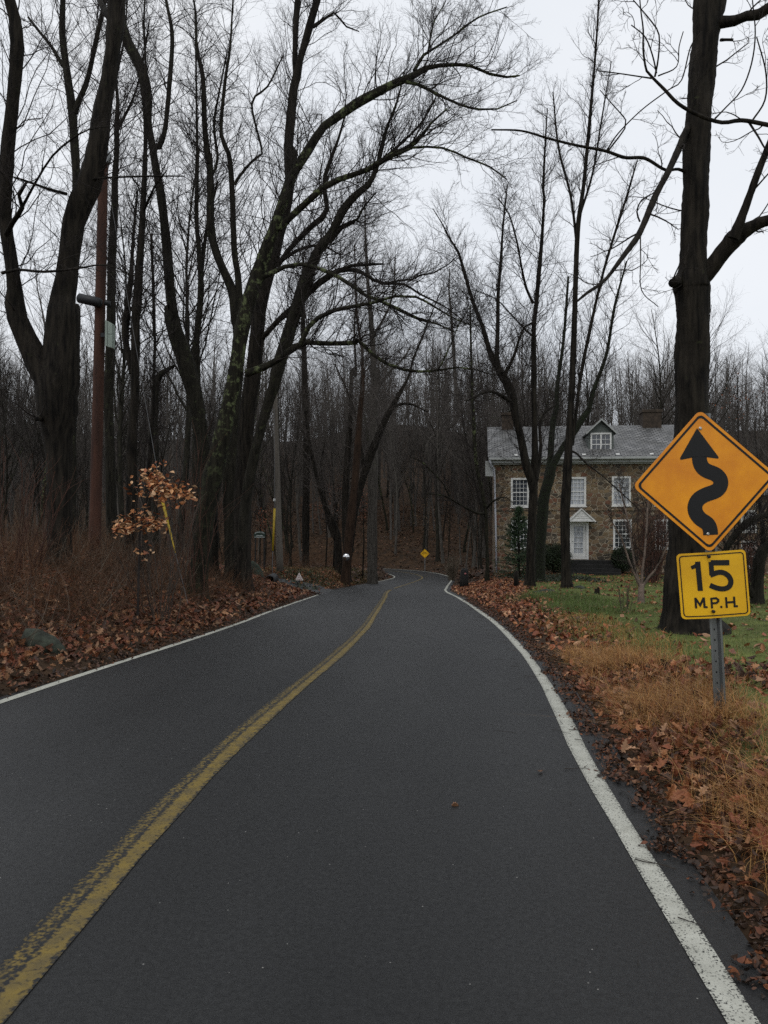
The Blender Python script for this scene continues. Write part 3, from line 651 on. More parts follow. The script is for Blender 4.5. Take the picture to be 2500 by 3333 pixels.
hero('huge dark double trunk at the left verge, forking low', [
    T(16, 16, ('l', [(760,1975,300),(750,1700,330),(730,1500,420),(740,1350,470),(730,1150,500),(740,950,560),(790,700,470),(800,450,440),(820,200,430),(830,0,420)]),
      ('a', [(560,1650,240),(600,1400,200),(640,1100,185),(665,900,190),(720,720,205),(800,560,205),(850,350,185),(885,150,172)]), ('1', [(650,680,112),(690,500,100),(718,300,100),(735,150,110),(742,0,110),(750,-300,90)])),
    T(16, 15.2, ('l', [(640,980,380),(480,700,330),(330,400,290),(220,150,260),(180,-50,240)]), ('a', [(130,1500,130),(100,1250,110),(60,1000,105),(40,750,112),(55,500,118),(70,250,122)]), ('1', [(88,600,78),(112,300,84),(95,120,75),(60,0,66),(20,-200,55)])),
    T(16, 15.5, ('l', [(560,1400,110),(470,1440,60)])),
    T(15.6, 14.5, ('a', [(60,1000,50),(110,900,46),(200,760,40),(170,650,30),(235,540,22)])),
    T(15.6, 14.0, ('a', [(20,1350,30),(150,1320,26),(400,1340,24),(700,1310,18),(950,1280,12),(1250,1390,8)])),
    T(15.8, 14.2, ('a', [(200,760,30),(330,520,22),(470,300,20),(640,150,18),(800,60,12),(1000,30,8)])),
    T(16, 14.8, ('a', [(600,640,30),(420,590,24),(200,510,18),(60,470,10)])),
    T(16, 15.0, ('a', [(700,520,26),(950,495,20),(1300,480,16),(1659,480,10)])),
    T(16, 17.5, ('1', [(720,120,60),(650,40,40),(600,-120,30)])),
    ], B_dark, crown=(190, 6, 4, 1.9), tmin=.4, flare=.3)
hero('tall dark trunk leaning left beyond the red pole, forked high up', [
    T(24, 23, ('4', [(1330,1500,110),(1310,1100,110),(1285,900,100),(1250,620,100),(1180,350,105),(1110,150,95),(1080,0,85)]), ('a', [(1570,1800,95),(1530,1500,92),(1510,1200,85),(1480,900,75),(1440,600,75),(1400,400,72),(1370,200,68),(1335,0,62)]),
      ('1', [(930,600,66),(900,450,66),(845,330,60),(790,210,55),(765,60,48),(740,-150,40)])),
    T(23.5, 24.5, ('1', [(975,930,50),(1010,930,40),(1045,840,32),(1062,700,30),(1080,500,28),(1096,250,26),(1080,120,22),(1055,0,20),(1030,-200,15)])),
    ], B_grey, crown=(150, 6, 4, 2.0), tmin=.35, flare=.4)
hero('lichen-covered leaning tree at the left verge arching far over the road', [
    T(18, 18, ('4', [(1235,1850,140),(1270,1600,118),(1310,1300,122),(1360,1050,120),(1420,800,112)]), ('b', [(460,1980,132),(510,1620,128),(560,1400,125),(620,1200,128),(690,1000,126),(760,800,112),(830,620,100),(895,420,98),(940,260,88),(1000,150,78)]),
      ('2', [(395,960,58),(450,870,52),(500,800,48),(600,732,52),(700,662,56),(830,590,52),(950,530,46),(1050,490,44),(1150,432,32),(1300,412,24),(1430,420,20),(1550,470,17),(1659,490,14),(1740,480,10)])),
    T(18, 17.3, ('2', [(1000,515,28),(1090,535,22),(1200,590,19),(1350,660,16),(1480,695,14),(1600,692,10),(1720,640,7)])),
    T(18, 18.5, ('2', [(1070,450,24),(1130,350,19),(1180,318,15),(1330,220,13),(1480,110,11),(1659,45,8)])),
    T(18, 19, ('2', [(1160,320,14),(1170,260,12),(1200,130,9),(1260,30,7),(1300,-80,5)])),
    T(18, 16.8, ('b', [(850,680,72),(950,580,62),(1100,440,60),(1250,310,58),(1400,230,52),(1550,180,46),(1659,140,44)]), ('2', [(830,1045,36),(950,975,30),(1080,905,25),(1180,780,15),(1280,690,9)])),
    T(17.0, 16.6, ('2', [(950,985,22),(1060,938,16),(1250,940,14),(1400,1000,12),(1550,1060,11),(1659,1140,8)])),
    T(18, 16.5, ('b', [(700,1110,55),(800,1070,46),(900,1020,40),(1050,995,38),(1200,1030,36),(1400,1120,36),(1600,1250,34)]), ('c', [(100,920,26),(230,970,27),(400,1050,30),(560,1125,24),(700,1160,15),(850,1230,9)])),
    T(18, 16, ('b', [(560,1980,75),(700,1930,66),(850,1850,60),(1000,1740,64),(1100,1700,50),(1300,1710,42),(1550,1700,40)]), ('c', [(20,1290,28),(70,1320,30),(150,1400,28),(280,1490,26),(420,1540,24),(560,1555,22),(700,1545,18),(860,1520,14),(1000,1535,11),(1180,1590,8)])),
    T(16.8, 16, ('b', [(1040,1720,48),(1085,1630,46),(1120,1560,44),(1200,1480,42),(1350,1410,40),(1500,1380,36),(1659,1350,30)]), ('c', [(180,980,24),(350,930,22),(520,935,20),(680,1020,16),(850,1120,12),(1000,1180,8)])),
    T(16.4, 16, ('c', [(700,1545,14),(740,1480,14),(810,1330,12),(870,1180,10),(980,1000,7)])),
    ], B_lich, crown=(350, 7, 6, 1.7), tmin=.5, flare=.45, ups=.22, ang=(25, 60))
hero('dark upright twin-topped tree pressed against the lichen-covered leaner', [
    T(23, 23, ('4', [(1545,1780,110),(1540,1500,110),(1545,1200,105),(1560,900,100),(1570,700,105)]), ('b', [(630,1900,135),(645,1700,125),(670,1450,118),(720,1200,122),(800,950,108),(860,720,92),(920,500,82),(950,300,80),(955,100,112),(958,0,125)]),
      ('2', [(272,930,58),(285,760,62),(305,560,56),(325,480,56),(345,380,42),(390,220,46),(430,80,44),(455,0,42),(490,-200,32)])),
    T(23, 23.4, ('2', [(320,500,42),(312,380,34),(315,250,36),(322,100,38),(330,0,38),(335,-200,28)])),
    T(23, 19.5, ('b', [(700,1660,55),(720,1640,46),(850,1500,52),(1000,1370,60),(1150,1220,58),(1280,1120,54),(1400,1050,48),(1550,1050,36),(1659,1100,30)]), ('c', [(160,790,28),(250,822,28),(420,830,22),(550,910,18),(750,1010,12),(900,1120,8)])),
    T(20.5, 20, ('b', [(1400,1050,34),(1500,1010,30),(1659,1000,26)]), ('c', [(160,663,24),(250,662,16)])),
    T(20, 19.3, ('c', [(260,825,20),(380,800,18),(490,790,16),(560,755,14),(670,735,13),(790,665,10),(870,590,7)])),
    T(23, 22, ('b', [(830,1020,54),(900,920,46),(1000,800,50),(1150,650,52),(1240,580,54),(1285,500,46),(1265,350,40),(1270,200,38),(1300,100,34),(1340,0,28)]), ('2', [(590,880,16),(640,700,9)])),
    T(22.4, 22, ('b', [(880,960,36),(1000,880,32),(1150,830,30),(1250,830,22),(1380,900,12)])),
    T(23, 23.5, ('2', [(430,170,26),(500,120,20),(560,80,16),(640,170,10),(720,200,7)])),
    ], B_dark, crown=(240, 7, 5, 1.6), tmin=.45, flare=.35, ups=.25, ang=(25, 60))
hero('pale grey trunk leaning right behind the dark verge trees', [
    T(23, 21, ('5', [(165,1300,80),(190,900,70),(240,600,66),(300,350,62),(360,150,70)]), ('b', [(800,2120,100),(850,1900,112),(930,1650,112),(1020,1350,112),(1090,1150,128),(1150,1000,104),(1220,850,90),(1330,720,80),(1420,520,74),(1550,370,62),(1659,280,52)]),
      ('2', [(810,1120,30),(850,1000,26),(900,800,19),(960,650,13),(1010,450,8)])),
    T(22, 21.5, ('b', [(1300,800,50),(1420,660,42),(1560,590,26)]), ('2', [(740,1330,14),(830,1220,9)])),
    T(22, 21, ('2', [(830,1050,22),(930,960,18),(1100,800,14),(1200,640,8)])),
    ], B_grey, crown=(150, 7, 5, 1.7), tmin=.5)
hero('slim twin-topped tree right of the first double trunk, high among twigs', [
    T(26, 26, ('4', [(440,1500,70),(450,900,70),(455,500,66)]), ('a', [(640,1400,75),(670,1000,75),(690,700,75),(685,400,72)]), ('1', [(475,950,56),(458,700,52),(430,500,46),(398,220,40),(400,0,34),(400,-200,25)])),
    T(26, 25.5, ('1', [(475,720,40),(500,640,38),(545,540,34),(580,400,30),(618,220,28),(655,60,25),(690,-120,20)])),
    T(26, 26.6, ('1', [(400,420,26),(330,300,22),(250,200,18),(180,110,14)])),
    ], B_grey, crown=(190, 6, 4, 2.2), tmin=.3)
hero('straight grey trunk standing just right of the reddish pole', [
    T(28, 28, ('4', [(710,1500,70),(700,900,62),(690,600,60),(700,300,58)]), ('a', [(1000,1700,80),(1005,1300,72),(1030,800,66),(1035,500,58),(1050,250,46)]), ('1', [(740,800,30),(748,650,22),(740,500,16),(770,350,13),(800,150,10),(810,-100,8)])),
    T(28, 27, ('1', [(742,830,26),(790,740,20),(840,640,16),(880,520,12),(920,330,10),(950,120,8)])),
    ], B_grey, crown=(190, 6, 4, 2.2), tmin=.35)
hero('dark split trunk behind the orange-leaved sapling', [
    T(22, 22, ('4', [(825,1660,78),(835,1300,72),(838,900,62),(855,600,56),(860,300,56),(862,50,50)]), ('a', [(1230,1700,80),(1250,1350,70),(1280,900,58),(1300,500,46),(1310,200,34)]), ('1', [(925,800,26),(915,600,20),(925,400,15),(915,150,12),(925,-100,9)])),
    T(22, 22.8, ('4', [(840,420,40),(790,150,42),(815,0,38)]), ('a', [(1130,1900,40),(1150,1600,52),(1180,1400,48),(1190,1200,34),(1210,900,24),(1240,600,14)])),
    T(22, 21, ('a', [(1290,800,26),(1400,560,18),(1500,430,12)])),
    ], B_dark, crown=(170, 6, 4, 2.0), tmin=.35)
hero('slender dark tree right beside the orange-leaved sapling', [
    T(19, 19, ('4', [(930,1640,56),(935,1300,52),(950,1000,30),(975,600,22),(985,200,18)]), ('a', [(1390,1900,30),(1380,1500,26),(1360,1000,22)])),
    ], B_dark, crown=(60, 6, 4, 1.6), tmin=.3)
hero('broken grey snag with a bent top among the left trees', [
    T(24, 24, ('4', [(985,1450,46),(990,1000,42),(985,700,42),(995,480,46),(1015,430,42),(1060,400,30),(1110,370,16)])),
    ], B_grey, crown=(20, 5, 3, 1.0), tmin=.6, cat='tree')
hero('paired grey trunk with many forks left of the lichen-covered leaner', [
    T(24, 24, ('4', [(1480,1650,110),(1470,1200,100),(1480,700,100)]), ('b', [(490,1650,100),(470,1500,104),(450,1300,98),(400,1150,82),(330,1000,76),(262,800,72),(236,600,70),(236,300,60),(225,0,58)]),
      ('1', [(1330,1050,44),(1300,800,34),(1290,500,28),(1250,300,20),(1245,100,15),(1215,-100,10)])),
    T(24, 23.5, ('b', [(500,1450,72),(482,1100,60),(452,900,56),(440,600,50),(430,300,48),(400,0,46)]), ('1', [(1405,850,26),(1430,520,20),(1462,300,15),(1480,0,10)])),
    T(23.6, 23, ('b', [(450,280,30),(500,200,26),(600,80,24),(700,0,20)]), ('1', [(1600,660,14),(1700,550,12),(1800,350,9)])),
    T(24, 24.5, ('b', [(250,200,26),(300,50,24)]), ('1', [(1360,800,18),(1390,600,12),(1440,350,9)])),
    ], B_grey, crown=(260, 6, 5, 2.0), tmin=.35)
hero('narrow grey trunk second from the lichen-covered leaner on its left', [
    T(27, 27, ('4', [(1250,1300,60),(1250,700,55),(1240,250,50)]), ('b', [(100,2000,62),(105,1700,56),(130,1500,55),(150,1200,54),(132,900,44),(110,600,40),(112,300,34),(120,0,30)]), ('1', [(1255,1000,20),(1250,700,15),(1245,400,11),(1240,100,8)])),
    T(27, 27.5, ('b', [(150,1100,40),(190,760,34),(240,500,26),(300,250,18)])),
    ], B_grey, crown=(180, 6, 4, 2.0), tmin=.3)
# the clump by the bend
hero('reddish-brown leaning trunk by the bend carrying the round mirror', [
    T(43, 43, ('5', [(822,1385,66),(835,1250,58),(848,1100,56),(865,950,55),(890,700,48),(905,500,44),(920,300,36),(935,150,32),(942,0,26)]), ('c', [(70,1650,26),(75,1400,22),(30,1100,18),(20,800,14),(10,500,10)])),
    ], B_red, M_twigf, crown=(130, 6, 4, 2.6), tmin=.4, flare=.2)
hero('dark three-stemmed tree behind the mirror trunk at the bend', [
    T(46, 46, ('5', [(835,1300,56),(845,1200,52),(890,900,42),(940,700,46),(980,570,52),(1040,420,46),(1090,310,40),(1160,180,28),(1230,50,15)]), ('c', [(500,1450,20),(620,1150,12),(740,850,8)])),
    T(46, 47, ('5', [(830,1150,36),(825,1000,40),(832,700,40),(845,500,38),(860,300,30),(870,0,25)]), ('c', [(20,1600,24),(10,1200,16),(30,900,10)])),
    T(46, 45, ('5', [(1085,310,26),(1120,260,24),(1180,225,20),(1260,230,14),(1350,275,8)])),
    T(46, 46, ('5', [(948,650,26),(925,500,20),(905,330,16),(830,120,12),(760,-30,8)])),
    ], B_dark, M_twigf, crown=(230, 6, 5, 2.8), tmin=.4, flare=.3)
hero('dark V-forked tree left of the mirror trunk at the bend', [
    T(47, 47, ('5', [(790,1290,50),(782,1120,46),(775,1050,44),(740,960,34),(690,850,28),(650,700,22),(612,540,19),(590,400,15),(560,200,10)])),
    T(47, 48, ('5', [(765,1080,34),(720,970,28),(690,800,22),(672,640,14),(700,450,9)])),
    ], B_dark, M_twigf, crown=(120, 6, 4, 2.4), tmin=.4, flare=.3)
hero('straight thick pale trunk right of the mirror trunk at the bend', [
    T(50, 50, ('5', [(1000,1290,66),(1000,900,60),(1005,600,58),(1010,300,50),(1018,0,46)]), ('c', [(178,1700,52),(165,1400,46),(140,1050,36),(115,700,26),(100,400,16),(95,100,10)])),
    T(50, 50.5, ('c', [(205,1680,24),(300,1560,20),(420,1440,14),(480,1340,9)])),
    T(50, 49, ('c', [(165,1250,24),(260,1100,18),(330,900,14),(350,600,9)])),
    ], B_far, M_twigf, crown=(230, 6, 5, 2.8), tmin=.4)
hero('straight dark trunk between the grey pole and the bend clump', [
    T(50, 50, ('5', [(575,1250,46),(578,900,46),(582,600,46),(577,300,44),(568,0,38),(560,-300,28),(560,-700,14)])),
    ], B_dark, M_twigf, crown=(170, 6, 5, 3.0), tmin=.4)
hero('tall slim dark tree rising behind the small yellow diamond sign', [
    T(97, 97, ('d', [(480,1900,40),(520,1500,40),(560,900,36),(540,500,34)]), ('c', [(860,1950,32),(845,1600,30),(828,1300,26),(810,1050,20),(795,880,14),(800,700,8)])),
    ], B_far, M_twigf, crown=(200, 6, 5, 3.0), tmin=.4)
# trees on the lawn before the house
hero('fanning tree on the lawn left of the white door, many upright limbs', [
    T(30, 30, ('h', [(480,1590,100),(488,1480,86),(490,1300,82),(505,1000,76),(518,700,72),(528,400,60),(525,200,55),(525,0,50)]), ('c', [(1500,1800,46),(1500,1500,44),(1500,1200,40),(1520,1000,38),(1550,650,32),(1570,400,26),(1585,100,20)]), ('3', [(310,1150,16),(320,900,11),(335,650,7)])),
    T(30, 29, ('h', [(515,760,70),(495,640,78),(450,500,82),(418,350,74),(390,200,68),(350,60,64)]), ('c', [(1330,1790,68),(1290,1680,74),(1240,1590,70),(1190,1500,56),(1130,1380,45),(1080,1200,36),(1020,1050,31),(970,900,28),(920,720,25),(870,560,21),(800,450,16),(740,330,11),(660,200,7)])),
    T(29.3, 30, ('c', [(1225,1570,46),(1195,1450,40),(1200,1200,34),(1205,900,28),(1225,650,25),(1240,400,19),(1258,200,14),(1282,0,9)])),
    T(29.3, 28.5, ('c', [(1250,1590,36),(1330,1440,25),(1380,1280,21),(1430,1180,18),(1500,1140,12)])),
    T(29.3, 28, ('c', [(1300,1800,34),(1200,1740,28),(1120,1720,24),(1000,1770,18),(940,1800,10)])),
    T(30, 31, ('h', [(540,640,46),(565,480,40),(582,320,32),(572,180,26),(600,60,20),(720,-40,12)])),
    T(30, 29, ('c', [(1495,990,24),(1440,870,22),(1400,700,18),(1360,480,16),(1290,240,12),(1200,120,8)])),
    T(30, 29.5, ('c', [(1490,1260,18),(1430,1210,15),(1310,1080,12),(1180,950,10),(980,870,7)])),
    ], B_dark, crown=(300, 7, 5, 2.0), tmin=.4, flare=.25)
hero('ivy-wrapped trunk behind the fanning lawn tree', [
    T(34, 33, ('h', [(575,1400,95),(580,1200,95),(595,1000,100),(612,800,92),(650,650,90),(695,500,72),(750,400,62),(795,320,52),(850,260,56),(900,180,60),(960,80,56),(1015,0,46)]), ('f', [(1932,1270,13),(1975,1150,11),(2000,1000,8),(2040,850,5)])),
    T(34, 34.5, ('h', [(635,660,70),(665,480,62),(680,250,56),(700,80,50),(722,0,44)]), ('f', [(1815,1250,13),(1835,1100,10),(1850,900,7)])),
    ], mat('ivy_bark', (.016, .022, .009), .9, 0, (.008, .007, .005), 9, bump=1.2, bscale=22), crown=(120, 6, 4, 1.9), tmin=.5, flare=.1)
hero('straight dark trunk on the lawn in front of the white door', [
    T(28, 28, ('h', [(815,1650,112),(812,1550,92),(808,1400,86),(800,1000,86),(815,700,80),(828,400,72),(840,200,66),(848,0,60)]), ('f', [(1862,1250,20),(1870,1055,18),(1880,754,15),(1900,600,13),(1921,377,10),(1940,150,7),(1950,-20,5)])),
    T(28, 27.5, ('h', [(860,330,40),(880,180,34),(900,40,30)]), ('f', [(1895,1200,11),(1960,900,9),(2040,640,7),(2075,520,4)])),
    T(28, 28.6, ('f', [(1878,800,9),(1858,640,8),(1818,480,7),(1800,300,4)])),
    T(28, 27, ('h', [(830,370,26),(900,400,18),(1000,500,15),(1130,600,12),(1350,800,10),(1480,920,6)])),
    T(28, 28.2, ('f', [(1888,700,8),(1930,560,7),(1960,380,5),(1990,200,3)])),
    ], B_dark, crown=(230, 7, 4, 1.5), tmin=.5, flare=.3, ups=.45, ang=(20, 45))
hero('thin mossy tree by the left corner of the stone house', [
    T(40, 40, ('d', [(1235,2150,60),(1240,2000,44),(1235,1700,38),(1225,1400,40),(1180,1100,45),(1130,900,44),(1090,600,44),(1080,300,40),(1060,0,34)]), ('f', [(1535,1200,8),(1530,1000,5)])),
    T(40, 38, ('d', [(1215,1370,36),(1130,1370,28),(1000,1310,26),(860,1230,22),(760,1170,20),(620,1140,14),(480,1130,7)])),
    T(40, 38.5, ('d', [(1230,1310,30),(1300,1230,24),(1400,1180,18),(1475,1180,12),(1560,1250,6)])),
    T(39, 38, ('d', [(800,1190,14),(700,1000,16),(560,850,18),(440,740,14),(330,700,8)])),
    ], B_lich, crown=(170, 6, 5, 2.0), tmin=.35, flare=.3)
hero('dark multi-stemmed ornamental tree right of the speed plate', [
    T(20, 20, ('s', [(1290,1930,120),(1285,1750,108),(1290,1600,104),(1305,1450,104),(1340,1350,98),(1400,1300,84),(1480,1270,70)])),
    T(20, 19.4, ('s', [(1270,1800,70),(1180,1650,60),(1060,1480,56),(1000,1360,58),(1040,1290,62),(1100,1200,70),(1200,1105,70),(1300,1060,64),(1400,1030,56),(1500,1020,40)])),
    T(20, 20.5, ('s', [(1300,1480,50),(1340,1250,40),(1320,1050,32),(1300,900,24),(1280,700,14)])),
    ], B_grey, crown=(120, 6, 4, 1.1), tmin=.6, flare=.3)
hero('small many-stemmed tree with a reddish foot on the lawn', [
    T(20, 20, ('s', [(238,1830,64),(240,1740,52),(242,1660,56)])),
    T(20, 19.6, ('s', [(235,1690,30),(195,1600,22),(130,1450,19),(65,1250,16),(0,1140,12),(-70,1000,8)])),
    T(20, 20.2, ('s', [(245,1690,30),(250,1550,24),(270,1400,20),(290,1150,18),(300,900,13),(310,700,8)])),
    T(20, 19.7, ('s', [(250,1690,28),(310,1600,22),(370,1530,18),(440,1400,15),(500,1260,10)])),
    T(20, 20.5, ('s', [(240,1680,24),(190,1540,20),(150,1250,18),(100,1000,15),(40,760,9)])),
    ], mat('bark_rosy', (.20, .15, .12), .9, 0, (.11, .085, .07), 6, bump=.6), tm=M_twig, crown=(90, 6, 4, .9), tmin=.9, flare=.15, name='small_tree', ups=.5)

# ------------------------------------------------------------------ the woods
def make_proto(H, r0, lean, nl, n2, n3, bm, tm, t0=.3):
    p, r = grow(np.zeros((1, 3)), np.array([[lean, .02, 1.]]), np.array([H]), np.array([r0]), np.array([r0 * .12]), 26, .035, .03)
    limbs = [(p[0], r[0])]
    q, d, rl, t, _ = spawn(p, r, nl, t0, .95, 28, 52, .25)
    L = H * .34 * (1.15 - .75 * t) * (.6 + .7 * rng.random(len(q))); ra = np.clip(rl * .5, .012, .09)
    a, ar = grow(q, d, L, ra, ra * .25, 10, .12, np.full(len(q), .07))
    Vt, Ft = trunk_mesh(limbs, 10, .35)
    V2, Q2 = tubes(a, ar, 5); Ft = [np.vstack([Ft[0], Q2 + len(Vt)]), Ft[1]]; Vt = np.vstack([Vt, V2])
    q, d, rl, t, pi = spawn(a, ar, n2, .1, 1, 25, 55, .2)
    Lb = L[pi] * .42 * (1.1 - .5 * t) * (.6 + .8 * rng.random(len(q))); rb = np.clip(rl * .5, .005, .014)
    b_, br = grow(q, d, Lb, rb, rb * .4, 6, .16, np.full(len(q), .05)); V3, Q3 = tubes(b_, br, 3)
    q, d, rl, t, pi = spawn(b_, br, n3, .1, 1, 22, 50, .15)
    Lc = Lb[pi] * .5 * (.6 + .8 * rng.random(len(q))); c_, c_r = grow(q, d, Lc, np.full(len(q), .0042), np.full(len(q), .0024), 3, .22, np.full(len(q), .04)); V4, Q4 = tubes(c_, c_r, 3)
    return Vt, Ft, np.vstack([V3, V4]), np.vstack([Q3, Q4 + len(V3)]), bm, tm
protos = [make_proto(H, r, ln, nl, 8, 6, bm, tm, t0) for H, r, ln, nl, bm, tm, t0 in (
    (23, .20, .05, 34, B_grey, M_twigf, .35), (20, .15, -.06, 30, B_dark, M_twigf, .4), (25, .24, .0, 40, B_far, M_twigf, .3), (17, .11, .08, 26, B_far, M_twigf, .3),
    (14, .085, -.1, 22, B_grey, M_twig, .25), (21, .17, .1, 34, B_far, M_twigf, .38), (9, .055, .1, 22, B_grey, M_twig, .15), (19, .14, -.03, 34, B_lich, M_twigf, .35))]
firsts = {}
def place_tree(k, x, y, s, rz, label, group, tilt=(0, 0), name='bare_tree'):
    z = G(x, y) - .12
    root = thing(name, label, 'tree', (x, y, z), group); root.rotation_euler = (tilt[0], tilt[1], rz); root.scale = (s, s, s)
    if k not in firsts:
        Vt, Ft, Vc, Qc, bm, tm = protos[k]
        firsts[k] = (mesh_np('trunk', Vt, Ft, bm, smooth=True), mesh_np('crown', Vc, [Qc], tm, smooth=True))
        for o in firsts[k]: o.parent = root
    else:
        for src in firsts[k]:
            o = src.copy(); C.objects.link(o); o.parent = root
    return root
def clear(x, y):
    d, zr, _ = road_at(x, y); d = float(d[0])
    if abs(d) < 4.4: return False
    if 4.5 < x < 28 and y < 57 and d > 0: return False              # lawn and house
    if d > 0 and y < 58: return False
    if d < 0 and y < 14: return False
    if d < 0 and 29 < y < 37 and d > -24: return False             # the side drive
    return True
taken = []
def scatter(nwant, gen, mind, ks, label, group, smin=.8, smax=1.2):
    n_ = 0; tries = 0
    while n_ < nwant and tries < 6000:
        tries += 1; x, y = gen()
        if not clear(x, y) or any((x - a)**2 + (y - b_)**2 < mind**2 for a, b_ in taken): continue
        taken.append((x, y)); n_ += 1
        place_tree(random.choice(ks), x, y, random.uniform(smin, smax), random.uniform(0, 6.28), label, group, (random.gauss(0, .03), random.gauss(0, .03)))
def polar(px0, px1, y0, y1):
    def f():
        y = math.sqrt(random.uniform(y0*y0, y1*y1)); return (random.uniform(px0, px1) - CX) * y / F, y
    return f
scatter(10, polar(-150, 760, 30, 45), 1.7, [0, 1, 2, 3, 4, 5, 7], 'slender bare tree standing in the near wood left of the road', 'bare trees in the near wood on the left', .7, .95)
scatter(26, polar(-200, 1000, 50, 85), 1.6, [0, 1, 3, 5, 7, 4], 'thin bare tree deeper in the wood left of the road', 'bare trees deeper in the wood on the left', .6, .92)
scatter(60, polar(900, 1640, 90, 135), 1.6, [0, 1, 2, 3, 5, 7], 'grey bare tree on the slope beyond the bend in the road', 'bare trees beyond the bend', .6, 1.12)
scatter(26, polar(1420, 1680, 58, 90), 1.6, [1, 3, 4, 5, 7, 6], 'greenish bare tree between the bend and the stone house', 'bare trees between bend and house', .75, 1.0)
scatter(50, polar(1560, 2650, 62, 100), 1.7, [0, 1, 2, 3, 5], 'bare tree rising behind the roof of the stone house', 'bare trees behind the house', .72, 1.0)
scatter(26, polar(-150, 1100, 15, 50), 1.0, [6, 4], 'spindly bare sapling in the brush left of the road', 'bare saplings left of the road', .45, .9)

# far woods: one mass nobody could count
def far_wood(cnt):
    Vs, Qs, o = [], [], 0; lo = []
    for H, r0 in ((20, .17), (17, .13), (23, .2), (15, .1)):
        p, r = grow(np.zeros((1, 3)), np.array([[.03, .0, 1.]]), np.array([H * 1.]), np.array([r0]), np.array([r0 * .15]), 10, .065, .03)
        q, d, rl, t, _ = spawn(p, r, 30, .25, .98, 28, 65, .15); L = H * .3 * (1.1 - .7 * t) * (.6 + .7 * rng.random(30)); ra = np.clip(rl * .40, .010, .045)
        a, ar = grow(q, d, L, ra, ra * .3, 5, .13, np.full(30, .07))
        q, d, rl, t, pi = spawn(a, ar, 7, .1, 1, 25, 55, .2); Lb = L[pi] * .42 * (.6 + .8 * rng.random(len(q)))
        b_, b_r = grow(q, d, Lb, np.full(len(q), .010), np.full(len(q), .005), 2, .25, np.full(len(q), .06))
        parts = [tubes(p, r, 6), tubes(a, ar, 3), tubes(b_, b_r, 3)]; V, Q, k = [], [], 0
        for v, f in parts: V.append(v); Q.append(f + k); k += len(v)
        lo.append((np.vstack(V), np.vstack(Q)))
    n_ = 0
    while n_ < cnt:
        y = math.sqrt(random.uniform(72**2, 230**2)); x = random.uniform(-.62, .62) * y
        d, _, _ = road_at(x, y)
        if abs(d[0]) < 5 or (y < 104 and 900 < x / y * F + CX < 1640 ) or (y < 98 and x > 0): continue
        n_ += 1; V, Q = random.choice(lo); th = random.uniform(0, 6.28); s = random.uniform(.55, 1.3)
        R_ = np.array([[math.cos(th), -math.sin(th), 0], [math.sin(th), math.cos(th), 0], [0, 0, 1]]) * s
        Vs.append(V @ R_.T + np.array([x, y, G(x, y) - .2])); Qs.append(Q + o); o += len(V)
    return np.vstack(Vs), np.vstack(Qs)
V, Q = far_wood(1150)
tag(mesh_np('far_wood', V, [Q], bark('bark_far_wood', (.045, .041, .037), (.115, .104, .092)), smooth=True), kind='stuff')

# ------------------------------------------------------------------ undergrowth: brambles, leaf litter, grass
def pts_where(n_, x0, x1, y0, y1, wfun, ypow=1.0):
    out = []; got = 0
    while got < n_:
        y = y0 + (y1 - y0) * rng.random(n_ * 3) ** ypow; x = x0 + (x1 - x0) * rng.random(n_ * 3)
        k = rng.random(n_ * 3) < wfun(x, y); out.append(np.stack([x[k], y[k]], 1)); got += k.sum()
    return np.vstack(out)[:n_]
def dist_e(x, y):
    d, _, _ = road_at(x, y); return np.where(d < 0, -d - HALF - .12, d - HALF - .28), d
def brush_w(x, y):
    e, d = dist_e(x, y)
    drive = (y > 29) & (y < 38.5)
    u = (x * F / y + CX)
    w = (d < 0) * smooth((e - .7) / 1.8) * (u > -220) * np.where(drive, .0, 1)
    w = np.maximum(w, (d < 0) * (y > 38) * smooth((e - 1.5) / 1.5) * .9)
    w = np.maximum(w, (d > 0) * (y > 46) * (x < 6) * smooth((e - .8) / 1.5))
    w = np.maximum(w, (y > 90) * smooth((e - 2) / 2) * .7)
    return w * np.clip(16 / np.maximum(y, 1), .15, 1) * (.12 + .88 * smooth((np.sin(x * .9 + .4 * y) + np.sin(1.3 * y - .6 * x + 2) + .7) / 1.6))
def brambles(cnt, y0, y1, x0, x1, Lr, r, m, name, wf, nk=6, up=-.05):
    q = pts_where(cnt, x0, x1, y0, y1, wf); z = ground(q[:, 0], q[:, 1]) - .03
    p = np.c_[q, z]; a = rng.random(cnt) * 6.28; el = np.radians(rng.uniform(12, 78, cnt))
    d = np.c_[np.cos(a) * np.cos(el), np.sin(a) * np.cos(el), np.sin(el)]
    L = rng.uniform(*Lr, cnt); rr = r * rng.uniform(.6, 1.4, cnt)
    pa, ra = grow(p, d, L, rr, rr * .4, nk, .16, np.full(cnt, up))
    V, Q = tubes(pa, ra, 3)
    q2, d2, rl, t, pi = spawn(pa, ra, 3, .25, .95, 30, 70, .0)
    pb, rb = grow(q2, d2, L[pi] * rng.uniform(.15, .4, len(q2)), rl * .6, rl * .3, 3, .22, np.full(len(q2), 0.)); V2, Q2 = tubes(pb, rb, 3)
    return tag(mesh_np(name, np.vstack([V, V2]), [Q, Q2 + len(V)], m, smooth=True), kind='stuff')
M_shr0 = mat('dry_stem', (.15, .12, .09), .9, 0, (.08, .06, .045), 3)
M_bram = mat('bramble', (.130, .066, .036), .9, 0, (.052, .032, .021), 1.1, spec=.15)
brambles(8500, 9, 60, -34, 2, (.4, 1.3), .0038, M_bram, 'brambles', brush_w)
def near_w(x, y): e, d = dist_e(x, y); return (d < 0) * smooth((e - .35) / .8) * (x * F / y + CX > -150) * smooth((5.5 - e) / 2)
